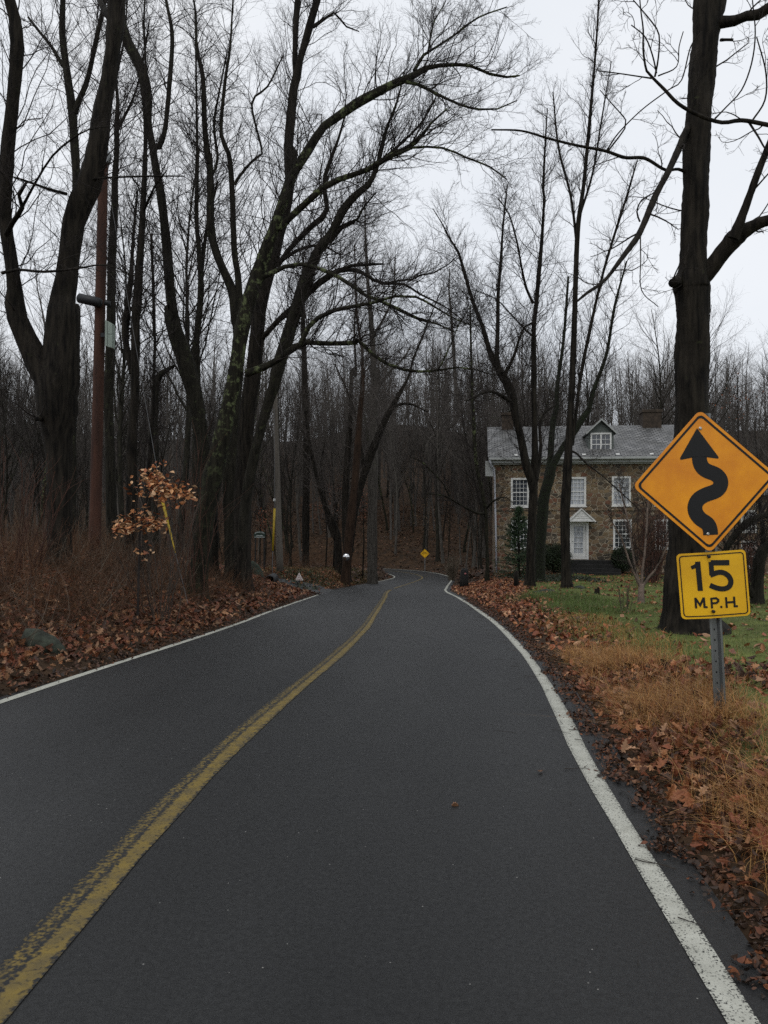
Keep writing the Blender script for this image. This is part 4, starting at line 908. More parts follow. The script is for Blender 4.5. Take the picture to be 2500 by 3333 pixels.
brambles(3000, 8.5, 24, -14, 0, (.3, 1.0), .0032, M_bram, 'brambles', near_w)
brambles(450, 8.5, 22, -14, 0, (.4, 1.2), .003, M_shr0, 'pale_brush', near_w)
brambles(1500, 9, 60, -30, 2, (.5, 1.5), .003, M_twigp, 'pale_brush', brush_w)
brambles(5500, 55, 125, -40, 14, (.8, 2.2), .008, M_bram, 'far_brush', lambda x, y: brush_w(x, y) * y / 16 * .5)

oak_half = np.array([(0, 0), (.06, .10), (.26, .12), (.13, .28), (.40, .42), (.17, .50), (.36, .68), (.12, .74), (.14, .92), (0, 1.0)])
mid_half = np.array([(0, 0), (.24, .25), (.32, .5), (.16, .82), (0, 1.0)])
def leaf_mesh(name, q, half, size, m, lift=.015, flat=.5, pal=None, zoff=None, fold=.5, nrm_up=True, kind='stuff'):
    """q (n,2) positions; every leaf is two half blades folded on the midrib and curled"""
    n_ = len(q); k = len(half); z = (surf(q[:, 0], q[:, 1]) if zoff is None else zoff)
    sz = size[0] + (size[1] - size[0]) * rng.random(n_) ** 1.5
    yaw = rng.random(n_) * 6.283; pitch = rng.normal(size=n_) * flat; roll = rng.normal(size=n_) * flat
    curl = rng.normal(size=n_) * .5; fo = fold * (.3 + rng.random(n_)) * np.sign(rng.random(n_) - .35)
    L = np.vstack([half * [1, 1], half[1:-1] * [-1, 1]])               # left outline then the mirrored points
    xx = L[None, :, 0] * sz[:, None]; yy = (L[None, :, 1] - .5) * sz[:, None]
    zz = np.abs(xx) * fo[:, None] + curl[:, None] * yy * yy / sz[:, None] * 1.2 + .02 * sz[:, None] * rng.normal(size=xx.shape)
    c, s = np.cos(roll)[:, None], np.sin(roll)[:, None]; x1, z1 = xx * c + zz * s, -xx * s + zz * c
    c, s = np.cos(pitch)[:, None], np.sin(pitch)[:, None]; y1, z2 = yy * c - z1 * s, yy * s + z1 * c
    c, s = np.cos(yaw)[:, None], np.sin(yaw)[:, None]; x2, y2 = x1 * c - y1 * s, x1 * s + y1 * c
    low = -z2.min(1, keepdims=True) * (1 if zoff is None else 0)
    V = np.stack([x2 + q[:, :1], y2 + q[:, 1:2], z2 + low * .6 + z[:, None] + lift * rng.random((n_, 1))], -1).reshape(-1, 3)
    m_ = L.shape[0]; o = (np.arange(n_) * m_)[:, None]
    f1 = np.arange(k)[None]; f2 = np.concatenate([[k - 1], np.arange(m_ - 1, k - 1, -1)[::1], [0]])[None]
    f2 = np.concatenate([[0], [k - 1], np.arange(m_ - 1, k - 1, -1)])[None]
    pal = np.array(pal); cc = pal[rng.integers(0, len(pal), n_)] * rng.uniform(.6, 1.25, (n_, 1)); cc = np.repeat(cc, m_, 0)
    return tag(mesh_np(name, V, [o + f1, o + f2], m, col=cc), kind=kind)
m_leaf = mat('dead_leaf', (1, 1, 1), .62, 0, (.62, .6, .58), 30, spec=.35, attr='col')
PAL = [(.22, .075, .028), (.15, .050, .022), (.28, .120, .050), (.09, .036, .018), (.30, .15, .072), (.20, .060, .024), (.05, .024, .015), (.34, .19, .105), (.17, .052, .024), (.11, .042, .02)]
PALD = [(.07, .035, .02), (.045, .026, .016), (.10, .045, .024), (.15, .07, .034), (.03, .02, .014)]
def left_w(x, y):
    e, d = dist_e(x, y); drive = np.exp(-((y - 33.1 - .12 * e) / 2.2) ** 4)
    return (d < 0) * smooth((e + .05) / .35) * np.clip(1.15 - e / 16, .1, 1) * (1 - drive * .95)
def right_w(x, y):
    e, d = dist_e(x, y)
    lwn = lawn_w(x, y); patch = .12 + .30 * smooth((np.sin(x * 1.9 + 1) * np.sin(y * 1.4 + x) - .15) * 2)
    st = np.interp(y, [2.4, 3.4, 5.5, 9], [-.01, -.02, -.05, -.06])
    return (d > 0) * smooth((e - st + .05 * np.sin(y * 5) + .04 * np.sin(y * 11 + 1)) / .42) * ((1 - lwn) + lwn * patch * .55) * (y < 50)
A = pts_where(15000, -12, 0, 5.5, 16, left_w); leaf_mesh('leaf_litter', A, oak_half, (.05, .13), m_leaf, .06, .6, PAL)
A = pts_where(22000, -24, 3, 14, 46, left_w); leaf_mesh('leaf_litter', A, mid_half, (.08, .17), m_leaf, .05, .5, PAL)
A = pts_where(8500, .5, 6, 1.0, 9, lambda x, y: right_w(x, y) * (x - 1250/F*y < 2.6)); leaf_mesh('leaf_litter', A, oak_half, (.03, .115), m_leaf, .07, .7, [tuple(min(.6, c * 1.3) for c in p_) for p_ in PAL] + PALD[:1])
A = pts_where(17000, .5, 24, 8, 44, right_w); leaf_mesh('leaf_litter', A, mid_half, (.06, .15), m_leaf, .04, .5, [tuple(min(.6, c * 1.5) for c in p_) for p_ in PAL])
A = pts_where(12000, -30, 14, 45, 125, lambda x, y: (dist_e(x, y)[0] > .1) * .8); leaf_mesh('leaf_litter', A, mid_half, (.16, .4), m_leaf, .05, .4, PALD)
# crumbled leaves along the tarmac edge
def edge_w(x, y): e, d = dist_e(x, y); return (d > 0) * np.exp(-((e - np.interp(y, [2.4, 3.4, 5.5, 9], [.02, 0, -.06, -.07]) + .05 * np.sin(y * 5) + .04 * np.sin(y * 11 + 1)) / .09) ** 2)
A = pts_where(10000, .8, 4, 2, 26, edge_w, 1.3); leaf_mesh('leaf_crumbs', A, mid_half, (.012, .05), m_leaf, .02, .5, PALD + PALD + PAL[:2])
def edge_l(x, y): e, d = dist_e(x, y); return (d < 0) * np.exp(-((e - .06) / .12) ** 2)
A = pts_where(3000, -6, -1.5, 6, 32, edge_l); leaf_mesh('leaf_crumbs', A, mid_half, (.02, .07), m_leaf, .02, .5, PALD)

def blades(name, q, h, w, m, pal, lean=.5, K=3):
    n_ = len(q); z = ground(q[:, 0], q[:, 1]) - .01; a = rng.random(n_) * 6.283
    H = rng.uniform(h[0], h[1], n_); ln = np.abs(rng.normal(size=n_)) * lean
    side = np.c_[-np.sin(a), np.cos(a)]; dirv = np.c_[np.cos(a), np.sin(a)]; b2 = rng.random(n_) * 6.283; bend = np.c_[np.cos(b2), np.sin(b2)]
    rows = []
    for k in range(K + 1):
        u = k / K; off = bend * (ln * H * u * u)[:, None]; zz = z + H * (u - .35 * u * u * np.minimum(ln, 1.2)); ww = w * (1 - u) ** .7 + .0004
        c = np.c_[q + off, zz]; s_ = np.c_[side * ww * .5, np.zeros(n_)]
        rows += [c - s_, c + s_]
    V = np.stack(rows, 1).reshape(-1, 3); m_ = 2 * (K + 1); o = (np.arange(n_) * m_)[:, None]
    Q = np.concatenate([o + np.array([[2*k, 2*k+1, 2*k+3, 2*k+2]]) for k in range(K)])
    pal = np.array(pal); cc = np.repeat(pal[rng.integers(0, len(pal), n_)] * rng.uniform(.7, 1.3, (n_, 1)), m_, 0)
    return tag(mesh_np(name, V, [Q], m, col=cc), kind='stuff')
m_blade = mat('grass_blade', (1, 1, 1), .6, 0, (.75, .75, .7), 4, spec=.3, attr='col')
GP = [(.125, .17, .042), (.095, .145, .035), (.175, .20, .06), (.22, .19, .08), (.11, .155, .055)]
DP = [(.42, .205, .065), (.50, .28, .10), (.30, .125, .040), (.38, .225, .09), (.22, .095, .034)]
A = pts_where(70000, 1.2, 17, 1.0, 20, lambda x, y: lawn_w(x, y) * (x < .62 * y + 2.5)); blades('grass', A, (.03, .085), .006, m_blade, GP, .7, 2)
A = pts_where(50000, 2, 30, 18, 45, lambda x, y: lawn_w(x, y) * (x < .6 * y + 2)); blades('grass', A, (.04, .10), .014, m_blade, GP, .7, 2)
def dry_w(x, y):
    e, d = dist_e(x, y); c = np.interp(y, [2, 5, 8, 12], [.80, .68, .50, .45])
    return (d > 0) * (e > .14) * np.exp(-((e - c) / .40) ** 2) * (.12 + .88 * smooth((np.sin(x * 4 + y * 1.7) + np.sin(y * 2.9 - x * 2) + .5) / 1.2)) * (y < 10.5)
A = pts_where(19000, 1.2, 4.2, 2.2, 10.5, dry_w); blades('dry_grass', A, (.08, .30), .0036, m_blade, DP, 1.3, 4)
A = pts_where(5000, 1.5, 4.2, 9, 16, lambda x, y: (dist_e(x, y)[1] > 0) * np.exp(-((dist_e(x, y)[0] - 1.15) / .5) ** 2)); blades('dry_grass', A, (.06, .18), .006, m_blade, DP[:3] + GP[:3], .8, 3)
A = pts_where(4500, 1.8, 7, 16, 24, lambda x, y: (dist_e(x, y)[1] > 0) * np.exp(-((dist_e(x, y)[0] - 2.1 - .3 * np.sin(y)) / .7) ** 2)); blades('tall_grass', A, (.1, .26), .012, m_blade, [(.075, .125, .025), (.1, .15, .035), (.12, .13, .05)], .6, 3)
A = pts_where(7000, -9, -1, 36, 60, lambda x, y: (dist_e(x, y)[1] < 0) * (dist_e(x, y)[0] > .1) * (dist_e(x, y)[0] < 3.5)); blades('verge_weeds', A, (.08, .3), .02, m_blade, [(.05, .06, .02), (.13, .08, .03), (.09, .075, .03), (.2, .13, .05)], .8, 3)

# twigs blown on the tarmac, and three lone leaves
q = pts_where(110, .6, 3, 2.5, 24, lambda x, y: np.exp(-((dist_e(x, y)[0] + .30) / .22) ** 2) * (dist_e(x, y)[1] > 0))
_, zr_, _ = road_at(q[:, 0], q[:, 1]); a = rng.random(len(q)) * 6.283
pa, ra = grow(np.c_[q, zr_ + .010], np.c_[np.cos(a), np.sin(a), 0 * a], rng.uniform(.03, .22, len(q)), rng.uniform(.0012, .0032, len(q)), np.full(len(q), .001), 5, .16, np.zeros(len(q)))
pa[:, :, 2] = (zr_ + .009)[:, None] + .003 * rng.random(pa.shape[:2]); V, Q = tubes(pa, ra, 4)
tag(mesh_np('road_twigs', V, [Q], mat('wet_twig', (.035, .028, .022), .8), smooth=True), kind='stuff')
for px, py, D, s_, lb in ((1760, 2508, 5.22, .06, 'orange dead leaf lying alone in the right lane near the edge line'), (1480, 2617, 4.62, .045, 'small brown leaf lying alone in the middle of the right lane')):
    p = P(px, py, D); _, zr_, _ = road_at(p[0], p[1])
    o = leaf_mesh('fallen_leaf', np.array([[p[0], p[1]]]), oak_half, (s_, s_ * 1.01), m_leaf, 0, .12, [(.20, .10, .05)], zoff=np.array([float(zr_[0]) + .012]), kind=None); del_ = o.pop('kind', None) if 'kind' in o else None
    tag(o, lb, 'leaf')

# ------------------------------------------------------------------ the signs by the big trunk
m_amber = mat('amber_sheeting', (.86, .33, .006), .38, 0, (.66, .215, .008), 3.0, spec=.4)
m_yello = mat('yellow_sheeting', (.84, .475, .008), .42, 0, (.68, .36, .009), 3.0, spec=.4)
m_ink = mat('sign_black', (.010, .010, .011), .5)
m_galv = mat('galvanised', (.22, .23, .23), .45, .65, (.14, .15, .15), 5, (1, 1, .3), bump=.1)
m_bolt = mat('bolt', (.5, .5, .48), .35, .8)
DS = 6.0; K_ = DS / F
def rnd_poly(c, r, seg=6):
    out = []; n_ = len(c); c = [np.array(x, float) for x in c]
    for i in range(n_):
        a, b_, d = c[i-1], c[i], c[(i+1) % n_]; u = (a - b_) / np.linalg.norm(a - b_); v = (d - b_) / np.linalg.norm(d - b_)
        ang = math.acos(np.clip(u @ v, -1, 1)); t = r / math.tan(ang / 2); p0, p1 = b_ + u * t, b_ + v * t
        ctr = b_ + (u + v) / np.linalg.norm(u + v) * r / math.sin(ang / 2)
        a0 = math.atan2(*(p0 - ctr)[::-1]); a1 = math.atan2(*(p1 - ctr)[::-1]); da = (a1 - a0 + math.pi) % (2*math.pi) - math.pi
        for k in range(seg + 1): th = a0 + da * k / seg; out.append(tuple(ctr + r * np.array([math.cos(th), math.sin(th)])))
    return out
def ring(m, outer, inner, y0, y1):
    n_ = len(outer); v = [(p[0], y0, p[1]) for p in outer] + [(p[0], y0, p[1]) for p in inner] + [(p[0], y1, p[1]) for p in outer] + [(p[0], y1, p[1]) for p in inner]
    f = []
    for i in range(n_):
        j = (i + 1) % n_
        f += [(i, j, n_+j, n_+i), (i, 2*n_+i, 2*n_+j, j), (n_+i, n_+j, 3*n_+j, 3*n_+i)]
    return m.add(v, f)
def stroke(m, pts, w, y0, y1, smooth_=False):
    pts = np.array(pts, float)
    if smooth_:
        pts = catmull(np.c_[pts, np.zeros(len(pts))], .006)[:, :2]; sg = np.r_[0, np.cumsum(np.linalg.norm(np.diff(pts, axis=0), axis=1))]; uu = np.linspace(0, sg[-1], max(12, int(sg[-1] / .008)))
        pts = np.c_[np.interp(uu, sg, pts[:, 0]), np.interp(uu, sg, pts[:, 1])]; e0, e1 = pts[0].copy(), pts[-1].copy()
        for _ in range(10): pts[1:-1] = (pts[:-2] + 2 * pts[1:-1] + pts[2:]) / 4
        pts[0], pts[-1] = e0, e1
    t = norm(np.gradient(pts, axis=0)) if smooth_ else None
    n_ = len(pts); L, R_ = [], []
    for i in range(n_):
        if smooth_: nn = np.array([-t[i, 1], t[i, 0]]); sc = 1
        else:
            a = pts[i] - pts[i-1] if i else pts[1] - pts[0]; b_ = pts[i+1] - pts[i] if i < n_ - 1 else a
            a, b_ = a / np.linalg.norm(a), b_ / np.linalg.norm(b_); tt = a + b_; tt = tt / np.linalg.norm(tt); nn = np.array([-tt[1], tt[0]]); sc = 1 / max(.5, abs(nn @ np.array([-a[1], a[0]])))
        L.append(pts[i] + nn * w / 2 * sc); R_.append(pts[i] - nn * w / 2 * sc)
    o = len(m.v)
    v = []
    for i in range(n_): v += [(L[i][0], y0, L[i][1]), (R_[i][0], y0, R_[i][1]), (L[i][0], y1, L[i][1]), (R_[i][0], y1, R_[i][1])]
    f = [(0, 1, 3, 2), (4*(n_-1), 4*(n_-1)+2, 4*(n_-1)+3, 4*(n_-1)+1)]
    for i in range(n_ - 1):
        a = 4 * i; f += [(a, a+4, a+5, a+1), (a, a+2, a+6, a+4), (a+1, a+5, a+7, a+3)]
    return m.add(v, f)
def to_local(cx, cy, roll, pts, s, k):
    """enlarged-photo points -> sign plane, rolled upright about (cx, cy)"""
    out = []; c_, s_ = math.cos(roll), math.sin(roll)
    for x, y in pts:
        u, v = (x - cx) / s * k, -(y - cy) / s * k; out.append((u * c_ + v * s_, -u * s_ + v * c_))
    return out
ROLL = math.radians(4.0)
base = P(2345, 2310, DS)
sign = thing('road_sign', 'amber diamond winding-road sign above yellow 15 M.P.H. plate on a leaning post', 'road sign', tuple(base))
def place_plane(o, cpx, cpy, D, roll, yaw=0):
    o.location = P(cpx, cpy, D); o.rotation_euler = (0, -roll, yaw)
panel = MB(); hd = .5385
dia = rnd_poly([(0, hd), (hd, 0), (0, -hd), (-hd, 0)], .045)
panel.prism(dia, 1, -.001, .002)
rim = MB()
def scaled(k): return [(x * k, z * k) for x, z in dia]
po = panel.build('warning_panel', m_amber)
ring(rim, rnd_poly([(0, hd-.030), (hd-.030, 0), (0, -hd+.030), (-hd+.030, 0)], .035), rnd_poly([(0, hd-.052), (hd-.052, 0), (0, -hd+.052), (-hd+.052, 0)], .03), -.0035, -.0012)
ro = rim.build('border', m_ink); ro.parent = po
ar = MB(); cxy = (816, 738)
stem = to_local(*cxy, ROLL, [(866,1218),(862,1165),(838,1115),(780,1080),(733,1020),(727,955),(760,895),(830,855),(915,825),(953,780),(953,720),(905,672),(830,645),(785,605),(768,555),(766,515)], 2.765, K_)
stroke(ar, stem, .110, -.0032, -.0013, True)
head = to_local(*cxy, ROLL, [(745, 262), (950, 540), (835, 518), (705, 518), (583, 552)], 2.765, K_)
hp = rnd_poly([head[0], head[1], head[2], head[3], head[4]][::-1], .006, 3) if False else head
# rounded barbs
def barb(h):
    tip, rb, n1_, n2_, lb = [np.array(x) for x in h]
    out = [tip]
    for k in range(7): out.append(((1-k/6)**2) * (rb + (tip - rb) * .12) + 2*(k/6)*(1-k/6) * rb + (k/6)**2 * (rb + (n1_ - rb) * .28))
    out += [n1_, n2_]
    for k in range(7): out.append(((1-k/6)**2) * (lb + (n2_ - lb) * .28) + 2*(k/6)*(1-k/6) * lb + (k/6)**2 * (lb + (tip - lb) * .12))
    return [tuple(x) for x in out]
bh = barb(head); ctr = np.mean(np.array(bh), 0)
n_ = len(bh); ar.add([(x, -.0034, z) for x, z in bh] + [(ctr[0], -.0034, ctr[1])] + [(x, -.0012, z) for x, z in bh], [(i, (i+1) % n_, n_) for i in range(n_)] + [(i, n_+1+i, n_+1+(i+1) % n_, (i+1) % n_) for i in range(n_)])
ao = ar.build('arrow_symbol', m_ink); ao.parent = po
place_plane(po, 2294.5, 1566.5, DS - .03, ROLL, math.radians(-2)); 
bpy.context.view_layer.update(); sub(sign, po)
plate_c = (2325, 1904); PR = math.radians(4.6); pw, ph = .253, .249; CRS = -.035
def bent(pts, y):                                                    # the left part of the plate is bent back along a crease
    out = []
    for x, z in pts:
        yy = y; c_ = CRS + .03 * z
        if x < c_: dxx = c_ - x; yy = y + dxx * math.sin(math.radians(17)); x = c_ - dxx * math.cos(math.radians(17))
        out.append((x, yy, z))
    return out
def split_poly(poly):                                                # cut an outline at the crease so that it can bend
    out = []
    for i in range(len(poly)):
        a, b_ = np.array(poly[i]), np.array(poly[(i+1) % len(poly)]); out.append(tuple(a))
        fa, fb = a[0] - CRS - .03 * a[1], b_[0] - CRS - .03 * b_[1]
        if fa * fb < -1e-9: out.append(tuple(a + (b_ - a) * fa / (fa - fb)))
    return out
def bent_sheet(poly, y):
    pl = split_poly(poly); l_ = [p for p in pl if p[0] <= CRS + .03 * p[1] + 1e-6]; r_ = [p for p in pl if p[0] >= CRS + .03 * p[1] - 1e-6]
    def ordp(q): c = np.mean(np.array(q), 0); return sorted(q, key=lambda p: math.atan2(p[1] - c[1], p[0] - c[0]))
    m = MB()
    for q in (ordp(l_), ordp(r_)):
        n_ = len(q); v = bent(q, y) + bent(q, y + .002); m.add(v, [tuple(range(n_)), tuple(range(n_, 2*n_))[::-1]] + [(i, (i+1) % n_, n_+(i+1) % n_, n_+i) for i in range(n_)])
    return m
plate = rnd_poly([(-pw, -ph), (pw, -ph), (pw, ph), (-pw, ph)], .032)
plo = bent_sheet(plate, 0).build('speed_plate', m_yello)
def bentify(m): 
    v = []
    for x, y, z in m.v: v.append(bent([(x, z)], y)[0])
    m.v = v; return m
i1 = .016; i2 = .023
bo = MB(); 
def dense(poly):
    out = []
    for i in range(len(poly)):
        a, b_ = np.array(poly[i]), np.array(poly[(i+1) % len(poly)]); k = max(1, int(np.linalg.norm(b_ - a) / .015))
        out += [tuple(a + (b_ - a) * j / k) for j in range(k)]
    return out
ka = rnd_poly([(-pw+i1, -ph+i1), (pw-i1, -ph+i1), (pw-i1, ph-i1), (-pw+i1, ph-i1)], .026); kb = rnd_poly([(-pw+i2, -ph+i2), (pw-i2, -ph+i2), (pw-i2, ph-i2), (-pw+i2, ph-i2)], .019)
def resamp(poly, n_=160):
    q = np.array(poly + [poly[0]]); s_ = np.r_[0, np.cumsum(np.linalg.norm(np.diff(q, axis=0), axis=1))]; u = np.linspace(0, s_[-1], n_ + 1)[:-1]
    return list(zip(np.interp(u, s_, q[:, 0]), np.interp(u, s_, q[:, 1])))
ring(bo, resamp(ka), resamp(kb), -.0035, -.0005); x = bentify(bo).build('border', m_ink); x.parent = plo
pc = (899, 1670)
def pl(pts): return to_local(*pc, PR, pts, 2.765, K_)
nu = MB(); z1 = lambda: None
stroke(nu, pl([(755,1462),(779,1725)]), .036, -.0035, -.0006); stroke(nu, pl([(757,1476),(735,1503),(702,1520)]), .026, -.0036, -.0006)
x = bentify(nu).build('numeral', m_ink); x.parent = plo
nu = MB(); stroke(nu, pl([(1032,1468),(868,1470)]), .040, -.0035, -.0006)
stroke(nu, pl([(868,1462),(872,1510),(876,1580)]), .036, -.0036, -.0006)
stroke(nu, pl([(862,1582),(900,1566),(960,1552),(1020,1580),(1050,1635),(1030,1690),(970,1706),(910,1694),(860,1672)]), .038, -.0034, -.0006, True)
x = bentify(nu).build('numeral', m_ink); x.parent = plo
def letter(strokes_, dots=(), w=.015):
    m = MB()
    for k, s_ in enumerate(strokes_): stroke(m, pl(s_), w, -.0035 - .0001 * k, -.0006)
    for d_ in dots:
        c_ = pl([d_])[0]; m.prism([(c_[0] + .0088 * math.cos(t), c_[1] + .0088 * math.sin(t)) for t in np.linspace(0, 2*math.pi, 13)[:-1]], 1, -.0035, -.0006)
    x = bentify(m).build('letter', m_ink); x.parent = plo
def letter_at(cxy_, sh, dot, w=.0150, hw=.030, hh=.040):
    c_ = np.array(pl([cxy_])[0]); m = MB()
    for k, st_ in enumerate(sh): stroke(m, [tuple(c_ + np.array([a * hw, b__ * hh])) for a, b__ in st_], w, -.0035 - .0001 * k, -.0006)
    d_ = c_ + np.array([dot, -hh + .006]); m.prism([(d_[0] + .0085 * math.cos(t), d_[1] + .0085 * math.sin(t)) for t in np.linspace(0, 2*math.pi, 13)[:-1]], 1, -.0035, -.0006)
    x = bentify(m).build('letter', m_ink); x.parent = plo
letter_at((776, 1834), [[(-1, -1), (-1, 1)], [(1, -1), (1, 1)], [(-1, .95), (0, -.45), (1, .95)]], .044)
letter_at((905, 1830), [[(-.85, -1), (-.85, 1)], [(-.85, .85), (.35, .85), (.85, .55), (.85, .25), (.35, -.05), (-.85, -.05)]], .044)
letter_at((1042, 1824), [[(-1, -1), (-1, 1)], [(1, -1), (1, 1)], [(-1, 0), (1, 0)]], .046)
place_plane(plo, 2325, 1904, DS - .005, PR, math.radians(-1)); bpy.context.view_layer.update(); sub(sign, plo)
# U-channel post with flanges and holes
pb, pt = P(2346, 2345, DS + .03), P(2292, 1345, DS + .03)
prof = [(-.046, 0), (-.030, 0), (-.018, .028), (.018, .028), (.030, 0), (.046, 0), (.046, .005), (.033, .005), (.021, .034), (-.021, .034), (-.033, .005), (-.046, .005)]
ps = MB(); rows = []
for u in np.linspace(0, 1, 9):
    c = pb + (pt - pb) * u + np.array([.004 * math.sin(u * 7), 0, 0]); rows.append([(c[0] + a, c[1] + b_, c[2]) for a, b_ in prof])
n_ = len(prof); ps.add([v for r_ in rows for v in r_], [(i*n_+j, i*n_+(j+1) % n_, (i+1)*n_+(j+1) % n_, (i+1)*n_+j) for i in range(8) for j in range(n_)])
pso = ps.build('post', m_galv); sub(sign, pso)
for u in np.arange(.05, .33, .035):
    c = pb + (pt - pb) * u; hl = MB().prism([(c[0] + .006 * math.cos(t), c[2] + .008 * math.sin(t)) for t in np.linspace(0, 2*math.pi, 9)[:-1]], 1, c[1] + .0262, c[1] + .0275); sub(pso, hl.build('hole', m_ink))
for px, py, mm_ in ((2280, 1394, m_bolt), (2305, 1738, m_bolt), (2309, 1812, m_ink), (2324, 1991, m_ink)):
    c = P(px, py, DS - .036); q = MB(); q.tube([c + [0, .02, 0], c, c + [0, -.004, 0]], [.012, .012, .007], 10); sub(sign, q.build('bolt', mm_))

# ------------------------------------------------------------------ poles, box, mirror, small signs
m_redpole = mat('pole_red', (.072, .030, .018), .85, 0, (.030, .014, .010), 5, (1, 1, .12), bump=.5)
m_greypole = mat('pole_grey', (.120, .105, .088), .9, 0, (.065, .058, .048), 5, (1, 1, .12), bump=.5)
m_plast = mat('dark_plastic', (.02, .021, .023), .5); m_cream = mat('pale_green_box', (.30, .36, .31), .55, 0, (.24, .29, .25), 3)
m_yg = mat('yellow_guard', (.34, .235, .012), .5); m_wire = mat('steel_wire', (.1, .1, .1), .5, .5); m_porc = mat('insulator', (.30, .32, .33), .25)
def pole_pts(px0, py0, px1, py1, D, r0, r1, k=14):
    a, b_ = P(px0, py0, D), P(px1, py1, D); a[2] = G(a[0], a[1]) - .1; u = np.linspace(0, 1, k)[:, None]
    return a + (b_ - a) * u, np.linspace(r0, r1, k), a
pp_, pr_, pa_ = pole_pts(307, 1640, 338, 480, 20, .150, .115)
rp = thing('utility_pole', 'reddish-brown wooden pole beside the huge forked trunk', 'utility pole', tuple(pa_))
q = MB(); q.tube(pp_, pr_, 16); under(rp, q.build('shaft', m_redpole, smooth=True))
c = P(322, 985, 19.86); q = MB(); q.tube([c + [-.50, -.1, .10], c + [-.46, -.1, .09], c + [.06, -.1, -.03], c + [.10, -.1, -.04]], [.06, .12, .12, .08], 14); under(rp, q.build('splice_case', m_plast, smooth=True))
c = P(345, 985, 19.8); q = MB(); q.tube([c + [-.02, 0, 0], c + [.06, 0, -.02], c + [.10, .02, -.12]], [.07, .08, .02], 10); under(rp, q.build('cable_bracket', m_plast, smooth=True))
c = P(352, 512, 19.9); q = MB(); q.tube([c + [0, 0, -.16], c + [0, 0, -.12], c + [0, 0, -.08], c + [0, 0, -.04], c, c + [0, 0, .05], c + [0, 0, .1], c + [0, 0, .16]], [.05, .09, .05, .09, .05, .09, .05, .03], 12); under(rp, q.build('insulator', m_porc, smooth=True))
bx = thing('equipment_box', 'pale green box on the right side of the reddish pole', 'box', tuple(P(351, 1128, 19.7)))
q = MB(); c = P(351, 1088, 19.75)
q.prism([(c[0] - .07, c[2] - .28), (c[0] + .0, c[2] - .30), (c[0] + .0, c[2] + .32), (c[0] - .07, c[2] + .36)], 1, c[1], c[1] + .2); q.prism([(c[0] + .004, c[2] - .31), (c[0] + .11, c[2] - .335), (c[0] + .115, c[2] + .265), (c[0] + .004, c[2] + .325)], 1, c[1] - .02, c[1] + .2)
under(bx, q.build('casing', m_cream)); q = MB(); q.box(c[0] - .004, c[1] - .024, c[2] - .30, c[0] + .004, c[1] - .021, c[2] + .30); q.box(c[0] + .004, c[1] - .024, c[2] - .004, c[0] + .113, c[1] - .021, c[2] + .004); under(bx, q.build('seam', m_plast))
q = MB(); q.box(c[0] - .2, c[1] + .06, c[2] - .05, c[0] - .07, c[1] + .10, c[2] + .05); under(bx, q.build('bracket', m_plast))
# guy wire with yellow guard of the red pole
g0, g1 = P(571, 1800, 15.5), P(528, 1626, 15.9); 
gw = thing('guy_guard', 'yellow plastic guard slanting out of the brush by the orange sapling', 'guy guard', tuple(g0))
q = MB(); q.tube(np.array([g0 + (g1 - g0) * u for u in np.linspace(0, 1, 7)]), [.010, .014, .018, .022, .026, .029, .030], 10); under(gw, q.build('guard', m_yg, smooth=True))
q = MB(); q.tube([g0 + (g0 - g1) * .9, g0], .006, 6); q.tube([g1, g1 + (P(345, 560, 19.9) - g1) * .5, P(345, 560, 19.9)], .006, 6); under(gw, q.build('wire', m_wire))
# grey pole by the drive
pp_, pr_, pa_ = pole_pts(912, 1845, 892, 1180, 37, .160, .095)
gp = thing('utility_pole', 'pale grey wooden pole by the side drive with a yellow guard next to it', 'utility pole', tuple(pa_))
q = MB(); q.tube(pp_, pr_, 14); under(gp, q.build('shaft', m_greypole, smooth=True))
c = P(893, 1627, 36.7); q = MB(); q.box(c[0] - .045, c[1] - .04, c[2] - .06, c[0] + .045, c[1] + .04, c[2] + .06, .01); under(gp, q.build('tag_plate', m_whitep))
a_, b_ = P(886, 1842, 36.3), P(893, 1330, 36.8)
a_[2] = G(a_[0], a_[1]) - .05; g2 = thing('guy_guard', 'thin yellow guard upright beside the pale grey pole', 'guy guard', tuple(a_))
lo_, hi_ = P(888, 1793, 36.4), P(894, 1655, 36.5)
q = MB(); q.tube([lo_, (lo_ + hi_) / 2, hi_], [.04, .05, .055], 8); under(g2, q.build('guard', m_yg, smooth=True)); q = MB(); q.tube([a_, lo_], .022, 6); q.tube([hi_, b_], .012, 6); under(g2, q.build('wire', m_wire))
# round mirror on the reddish trunk
m_mir = mat('mirror', (.9, .9, .9), .05, 1.0); c = P(1127, 1813, 42.45)
mr = thing('traffic_mirror', 'round convex mirror fixed to the reddish trunk at the bend', 'mirror', tuple(c))
q = MB(); th = np.linspace(0, 2*math.pi, 25)[:-1]; R0 = .185
rings = [(R0 * math.sin(a), -.10 * math.cos(a) / 1) for a in np.linspace(.05, math.pi/2, 8)]
vs = []; fs = []
for rr_, dy_ in rings: vs += [(c[0] + rr_ * math.cos(t), c[1] + dy_, c[2] + rr_ * math.sin(t)) for t in th]
for i in range(7): fs += [(i*24+j, i*24+(j+1) % 24, (i+1)*24+(j+1) % 24, (i+1)*24+j) for j in range(24)]
fs.append(tuple(range(24))); q.add(vs, fs); under(mr, q.build('glass', m_mir, smooth=True))
q = MB(); ring(q, [(c[0] + .205 * math.cos(t), c[2] + .205 * math.sin(t)) for t in th], [(c[0] + .184 * math.cos(t), c[2] + .184 * math.sin(t)) for t in th], c[1] - .02, c[1] + .03); q.tube([c + [0, .02, 0], c + [.05, .55, 0]], .02, 8); under(mr, q.build('rim', m_plast))
